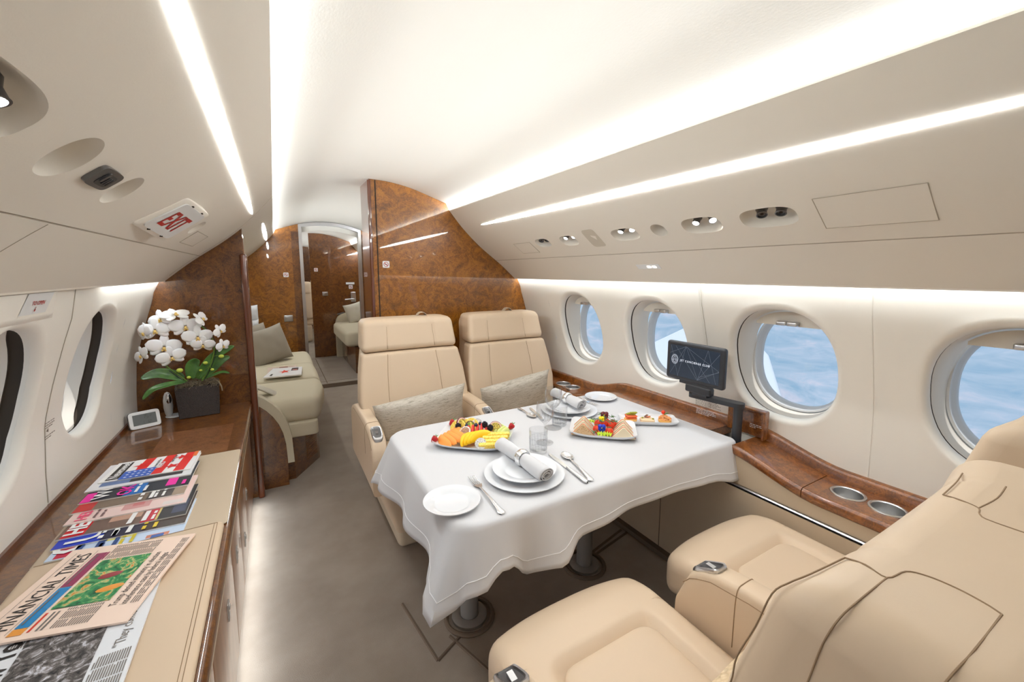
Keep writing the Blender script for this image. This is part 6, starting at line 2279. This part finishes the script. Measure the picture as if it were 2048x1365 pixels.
# near (bottom of the fan) first; each overlaps the one below
fan = [  # y of near edge, left x, right x, skew
    (1.372, -0.538, -0.262), (1.418, -0.541, -0.264), (1.462, -0.546, -0.268), (1.530, -0.552, -0.277), (1.590, -0.558, -0.290), (1.640, -0.554, -0.286), (1.712, -0.560, -0.290), (1.765, -0.541, -0.296)]
RED, WHT, BLU, BLK = (206, 30, 40), (240, 240, 240), (40, 60, 150), (28, 26, 30)
covers = [
    ('pale blue magazine at the very front of the fan with a red block', (196, 214, 238), [((190, 28, 66), (0.02, 0.78, 0.97, 0.95)), ((236, 226, 120), (0.2, 0.40, 0.32, 0.62)), ((206, 130, 100), (0.04, 0.12, 0.12, 0.30)), ((40, 90, 170), (0.02, 0.16, 0.10, 0.26))],
     [('O', 0.10, 0.79, 0.085, WHT, 0.003), ('~2', 0.03, 0.60, 0.03, (40, 70, 130), 0.001), ('~2', 0.03, 0.50, 0.02, (40, 70, 130), 0.0005), ('~2', 0.03, 0.38, 0.016, (210, 190, 40), 0.0005)]),
    ('dark blue magazine second from the front of the fan with tall white letters', (40, 44, 92), [((30, 60, 190), (0.0, 0.66, 1.0, 1.0)), ((60, 44, 36), (0.0, 0.0, 1.0, 0.34)), ((36, 32, 60), (0, 0.34, 1, 0.66))],
     [('U', 0.04, 0.68, 0.10, WHT, 0.001), ('~2', 0.04, 0.52, 0.022, WHT, 0.0004), ('~2', 0.04, 0.42, 0.022, WHT, 0.0004), ('~2', 0.04, 0.22, 0.018, (230, 200, 40), 0.0004)]),
    ('brown and black magazine with a red HEAT masthead, third from the front', (112, 88, 76), [((214, 26, 34), (0.0, 0.80, 0.72, 0.97)), ((196, 40, 60), (0.0, 0.26, 0.5, 0.38)), ((30, 28, 32), (0.0, 0.0, 1.0, 0.26)), ((190, 150, 130), (0.2, 0.40, 0.4, 0.66)), ((220, 200, 120), (0.0, 0.24, 0.8, 0.26)), ((60, 66, 92), (0.1, 0.02, 0.5, 0.14))],
     [('HEAT', 0.03, 0.82, 0.055, WHT, 0.002), ('~2', 0.03, 0.31, 0.024, WHT, 0.001), ('~1', 0.03, 0.27, 0.014, WHT, 0.0005)]),
    ('pale pink magazine in the middle of the fan with a pink HELLO masthead', (232, 204, 198), [((206, 152, 150), (0.12, 0.34, 0.4, 0.58)), ((224, 214, 210), (0.05, 0.04, 0.16, 0.22)), ((200, 120, 120), (0.2, 0.40, 0.3, 0.50))],
     [('HELLO!', 0.05, 0.84, 0.036, (240, 90, 130), 0.001), ('~2', 0.06, 0.70, 0.012, (120, 90, 90), 0.0003), ('~1', 0.30, 0.24, 0.016, (160, 120, 120), 0.0003)]),
    ('brown magazine with a white spine above the pink one in the fan', (122, 104, 88), [((190, 40, 40), (0.0, 0.82, 1, 0.98)), ((70, 62, 60), (0.0, 0.12, 1, 0.36)), ((160, 140, 120), (0, 0.0, 1, 0.12))],
     [('~2', 0.03, 0.28, 0.020, WHT, 0.0005), ('~2', 0.03, 0.18, 0.014, WHT, 0.0003)]),
    ('black magazine with magenta and white lettering in the fan', (30, 34, 46), [((20, 110, 190), (0.0, 0.44, 1, 0.62)), ((236, 20, 160), (0.1, 0.14, 0.6, 0.24)), ((236, 20, 160), (0.0, 0.90, 0.3, 0.99))],
     [('WORK', 0.04, 0.76, 0.055, WHT, 0.001), ('OKER', 0.02, 0.56, 0.05, (236, 20, 160), 0.001), ('~2', 0.05, 0.40, 0.016, WHT, 0.0004), ('~1', 0.05, 0.04, 0.020, (236, 20, 160), 0.0004)]),
    ('white-edged magazine with a blue photo cover, directly under the flag cover', (226, 226, 230), [((98, 120, 166), (0.10, 0.62, 0.9, 0.90)), ((44, 36, 40), (0.10, 0.10, 0.9, 0.62)), ((214, 150, 80), (0.45, 0.34, 0.85, 0.46)), ((230, 180, 110), (0.5, 0.14, 0.8, 0.22))],
     [('TIME', 0.30, 0.80, 0.045, (40, 50, 90), 0.001)]),
]
for i, ((y0, xl, xr), (lb, cv, bk, tx)) in enumerate(zip(fan[:7], covers)):
    z = ZM + 0.0042 * i
    magazine(lb, (xl + 0.012, y0 + Wn + 0.012), (xr + 0.006, y0 + Wn - 0.012), (xr, y0), (xl, y0 + 0.018), z, 0.0036, cv, bk, tx)
# the newsweekly on top
y0, xl, xr = fan[7]
z = ZM + 0.0042 * 7
nb = [((224, 34, 30), (0.40, 0.62, 0.64, 0.80))]
nb = []
for k in range(7):
    nb.append(((224, 32, 30) if k % 2 == 0 else (240, 240, 240), (0.0 if k > 3 else 0.42, 0.04 + 0.0, 1, 0.04)))
stripes = []
for k in range(6):
    v0 = 0.08 + 0.125 * k
    stripes.append(((222, 34, 30) if k % 2 == 0 else (240, 240, 240), [(0.02, v0), (1.0, v0 - 0.03), (1.0, v0 + 0.095), (0.02, v0 + 0.125)]))
stripes.append(((44, 92, 190), [(0.0, 0.46), (0.42, 0.44), (0.40, 0.80), (0.0, 0.80)]))
for a in range(3):
    for b in range(5):
        stripes.append(((240, 240, 244), star(0.08 + 0.12 * a, 0.49 + 0.062 * b, 0.034, 0.75)))
stripes.append(((28, 24, 24), [(0.05, 0.80), (0.92, 0.80), (0.92, 0.94), (0.05, 0.94)]))
for (u, v) in ((0.62, 0.66), (0.32, 0.26), (0.78, 0.20)):
    stripes.append(((214, 28, 26), star(u, v, 0.14, 0.75)))
stripes.append(((232, 120, 60), (0.72, 0.02, 1.0, 0.07)))
magazine('newsweekly magazine with American flag cover on top of the fan', (xl + 0.016, y0 + 0.165), (xr + 0.010, y0 + 0.152), (xr, y0 - 0.012), (xl, y0 + 0.012), z, 0.0030, (240, 240, 240), stripes,
         [('Newsweek', 0.08, 0.825, 0.036, WHT, 0.0008), ('America & Not', 0.42, 0.46, 0.012, BLK, 0.0002), ('WHO', 0.30, 0.38, 0.024, WHT, 0.001), ('Year by Year', 0.52, 0.28, 0.014, BLK, 0.0003)])

# ------------------------------------------------------------------ newspapers
M['salmon_paper'] = mat('salmon_newsprint', C8(240, 216, 200), 0.9, spec=0.1)
M['white_paper'] = mat('white_newsprint', C8(226, 228, 232), 0.9, spec=0.1)
M['photo_green'] = mat('press_photo', C8(40, 120, 70), 0.7)
t, o, mp_ = tex(M['photo_green'], 'noise', 30, 6, 0.6, 2.0); ramp(M['photo_green'], o, [(0.30, C8(24, 60, 40)), (0.42, C8(40, 120, 72)), (0.52, C8(70, 150, 90)), (0.58, C8(190, 190, 130)), (0.64, C8(210, 130, 50)), (0.75, C8(150, 60, 60))])
M['photo_grey'] = mat('press_photo_street', C8(80, 78, 80), 0.7)
t, o, mp_ = tex(M['photo_grey'], 'noise', 42, 7, 0.7, 1.4); ramp(M['photo_grey'], o, [(0.36, C8(34, 32, 34)), (0.48, C8(92, 86, 82)), (0.55, C8(140, 134, 134)), (0.64, C8(206, 206, 214))])


def paper(name, label, ox, oy, z, ang, w, h, matname, corners=None):
    ca, sa = math.cos(ang), math.sin(ang)
    f = lambda u, v, q=0.0: Vector((ox + u * ca - v * sa, oy + u * sa + v * ca, z + q + 0.0015 * math.sin(u * 13 + v * 7)))
    o_ = None
    mb = MB()
    mb.grid(12, 12, lambda a, b: f(a * w, b * h, 0.0)); mb.grid(12, 12, lambda a, b: f(a * w, b * h, 0.004))
    for (a, b, c, d) in ((0, 0, 1, 0), (1, 0, 1, 1), (1, 1, 0, 1), (0, 1, 0, 0)):
        mb.grid(12, 1, lambda s_, t2: f((a + (c - a) * s_) * w, (b + (d - b) * s_) * h, 0.004 * t2))
    o_ = mb.build(name, matname)
    return tag(o_, label, 'newspaper'), f


def cols(mb, f, u0, v0, u1, v1, lh, mi, q=0.0047, seed=1, colw=0.026):
    rnd = random.Random(seed)
    u = u0
    while u < u1 - 0.004:
        ue = min(u + colw - 0.003, u1)
        v = v1
        while v > v0 + lh:
            e = ue if rnd.random() > 0.12 else u + (ue - u) * rnd.uniform(0.4, 0.9)
            mb.poly([f(u, v - lh * 0.5, q), f(e, v - lh * 0.5, q), f(e, v, q), f(u, v, q)], mi)
            v -= lh
        u += colw


ZP = CT + 0.0262
# the paper lies turned so its masthead reads up the left edge: u = along the print line, v = up the page
fa = math.radians(75.4)
np_o, f1 = paper('newspaper', 'salmon pink newspaper with a green photo lying on the padded cushion', -0.295, 1.020, ZP + 0.006, fa, 0.29, 0.262, 'salmon_paper')
f1_ = f1; f1 = lambda u, v, q=0.0: f1_(u * 0.29 / 0.335, v * 1.14, q)
mb = MB(); mats = ['ink', ink(150, 50, 90), ink(34, 130, 190), 'inkg', ink(210, 60, 40), 'photo_green', ink(150, 52, 60), ink(226, 150, 60)]
mb.text('FINANCIAL TIMES', lambda x, y: f1(0.034 + x, 0.182 + y, 0.0050), 0.036, 0, sx=0.96)
for a in (0.176, 0.2135):
    mb.poly([f1(0.02, a, .005), f1(0.315, a, .005), f1(0.315, a + 0.0006, .005), f1(0.02, a + 0.0006, .005)], 0)
mb.poly([f1(0.165, 0.152, .0048), f1(0.300, 0.152, .0048), f1(0.300, 0.172, .0048), f1(0.165, 0.172, .0048)], 1)
mb.poly([f1(0.035, 0.152, .0048), f1(0.163, 0.152, .0048), f1(0.163, 0.172, .0048), f1(0.035, 0.172, .0048)], 2)
mb.poly([f1(0.014, 0.152, .0048), f1(0.034, 0.152, .0048), f1(0.034, 0.172, .0048), f1(0.014, 0.172, .0048)], 7)
mb.grid(1, 1, lambda a, b: f1(0.082 + 0.178 * a, 0.058 + 0.088 * b, 0.0052), 5)
mb.ball(f1(0.185, 0.100, 0.0050), (0.022, 0.010, 0.0006), 12, 6); mb.ball(f1(0.130, 0.078, 0.0050), (0.024, 0.010, 0.0006), 12, 7)
mb.text('Trump denied immunity in election', lambda x, y: f1(0.058 + x, 0.040 + y, 0.0050), 0.0165, 0, sx=0.86)
mb.text('interference case by federal judges', lambda x, y: f1(0.058 + x, 0.024 + y, 0.0050), 0.0165, 0, sx=0.84)
cols(mb, f1, 0.045, 0.156, 0.155, 0.168, 0.0060, 3, q=0.0053, seed=21, colw=0.11)
cols(mb, f1, 0.175, 0.156, 0.292, 0.168, 0.0060, 3, q=0.0053, seed=22, colw=0.12)
cols(mb, f1, 0.018, 0.138, 0.078, 0.147, 0.0080, 4, seed=23, colw=0.058)
cols(mb, f1, 0.018, 0.120, 0.078, 0.136, 0.0070, 3, seed=24, colw=0.058)
cols(mb, f1, 0.018, 0.060, 0.078, 0.116, 0.0036, 3, seed=3)
cols(mb, f1, 0.266, 0.056, 0.326, 0.145, 0.0036, 3, seed=4)
cols(mb, f1, 0.060, 0.004, 0.320, 0.019, 0.0036, 3, seed=5)
mb.poly([f1(0.266, 0.148, .005), f1(0.300, 0.148, .005), f1(0.300, 0.151, .005), f1(0.266, 0.151, .005)], 1)
mb.build('newsprint', mats, np_o, weld=False)
fb = math.radians(90.5)
np2, f2 = paper('newspaper', 'white newspaper with a black and white street photo, under the salmon pink one', -0.264, 0.790, ZP, fb, 0.405, 0.25, 'white_paper')
mb = MB()
mb.text('The New York Times', lambda x, y: f2(0.060 + x, 0.186 + y, 0.0050), 0.050, 0, sx=0.84, bold=0.0012)
mb.grid(1, 1, lambda a, b: f2(0.075 + 0.22 * a, 0.06 + 0.120 * b, 0.0050), 1)
mb.text('"They come in waves', lambda x, y: f2(0.17 + x, 0.020 + y, 0.0050), 0.024, 2, sx=0.8)
cols(mb, f2, 0.012, 0.004, 0.16, 0.055, 0.0036, 2, seed=8, colw=0.03)
cols(mb, f2, 0.26, 0.07, 0.37, 0.20, 0.0036, 2, seed=9, colw=0.03)
mb.build('newsprint', ['ink', 'photo_grey', 'inkg'], np2, weld=False)

# magazines on the sofa
MS = 0.525
magazine('magazine with a red star-shaped flower on a white cover lying on the sofa', (-0.05, 3.735), (0.155, 3.70), (0.135, 3.42), (-0.115, 3.44), MS + 0.006, 0.009, (232, 232, 234),
         [((224, 60, 36), star(0.5, 0.52, 0.22, 0.8)), ((60, 44, 50), (0.55, 0.12, 0.9, 0.34)), ((190, 120, 110), (0.6, 0.15, 0.72, 0.3))], [('~1', 0.1, 0.8, 0.03, BLK, 0.001)], group='magazines on the sofa')
magazine('second magazine partly hidden under the white one on the sofa', (-0.09, 3.83), (0.115, 3.83), (0.115, 3.56), (-0.09, 3.56), MS, 0.005, (206, 184, 170),
         [((150, 100, 80), (0.5, 0.3, 0.95, 0.6)), ((190, 40, 50), (0.1, 0.5, 0.4, 0.8))], [], group='magazines on the sofa')

# ------------------------------------------------------------------ the aircraft's wing outside the right windows
mb = MB()
ol = [(2.6, 2.3), (4.53, 4.03), (6.33, 4.88), (7.6, 4.45), (5.9, 2.95), (3.38, 1.63), (2.4, 1.0)]
ol = [(2.4, 2.3), (4.53, 4.03), (6.33, 4.88), (7.15, 4.20), (5.2, 2.75), (3.35, 1.63), (2.4, 0.9)]
mb.prism(ol, 0.10, lambda u, v, w: Vector((u, v, 0.20 + w * (1 if True else 0))))
w_ = tag(mb.build('aircraft_wing', 'wing', None, angle=30, mods=[('BEVEL', dict(width=0.03, segments=3))]), 'white aircraft wing outside the second and third right windows', 'aircraft wing')
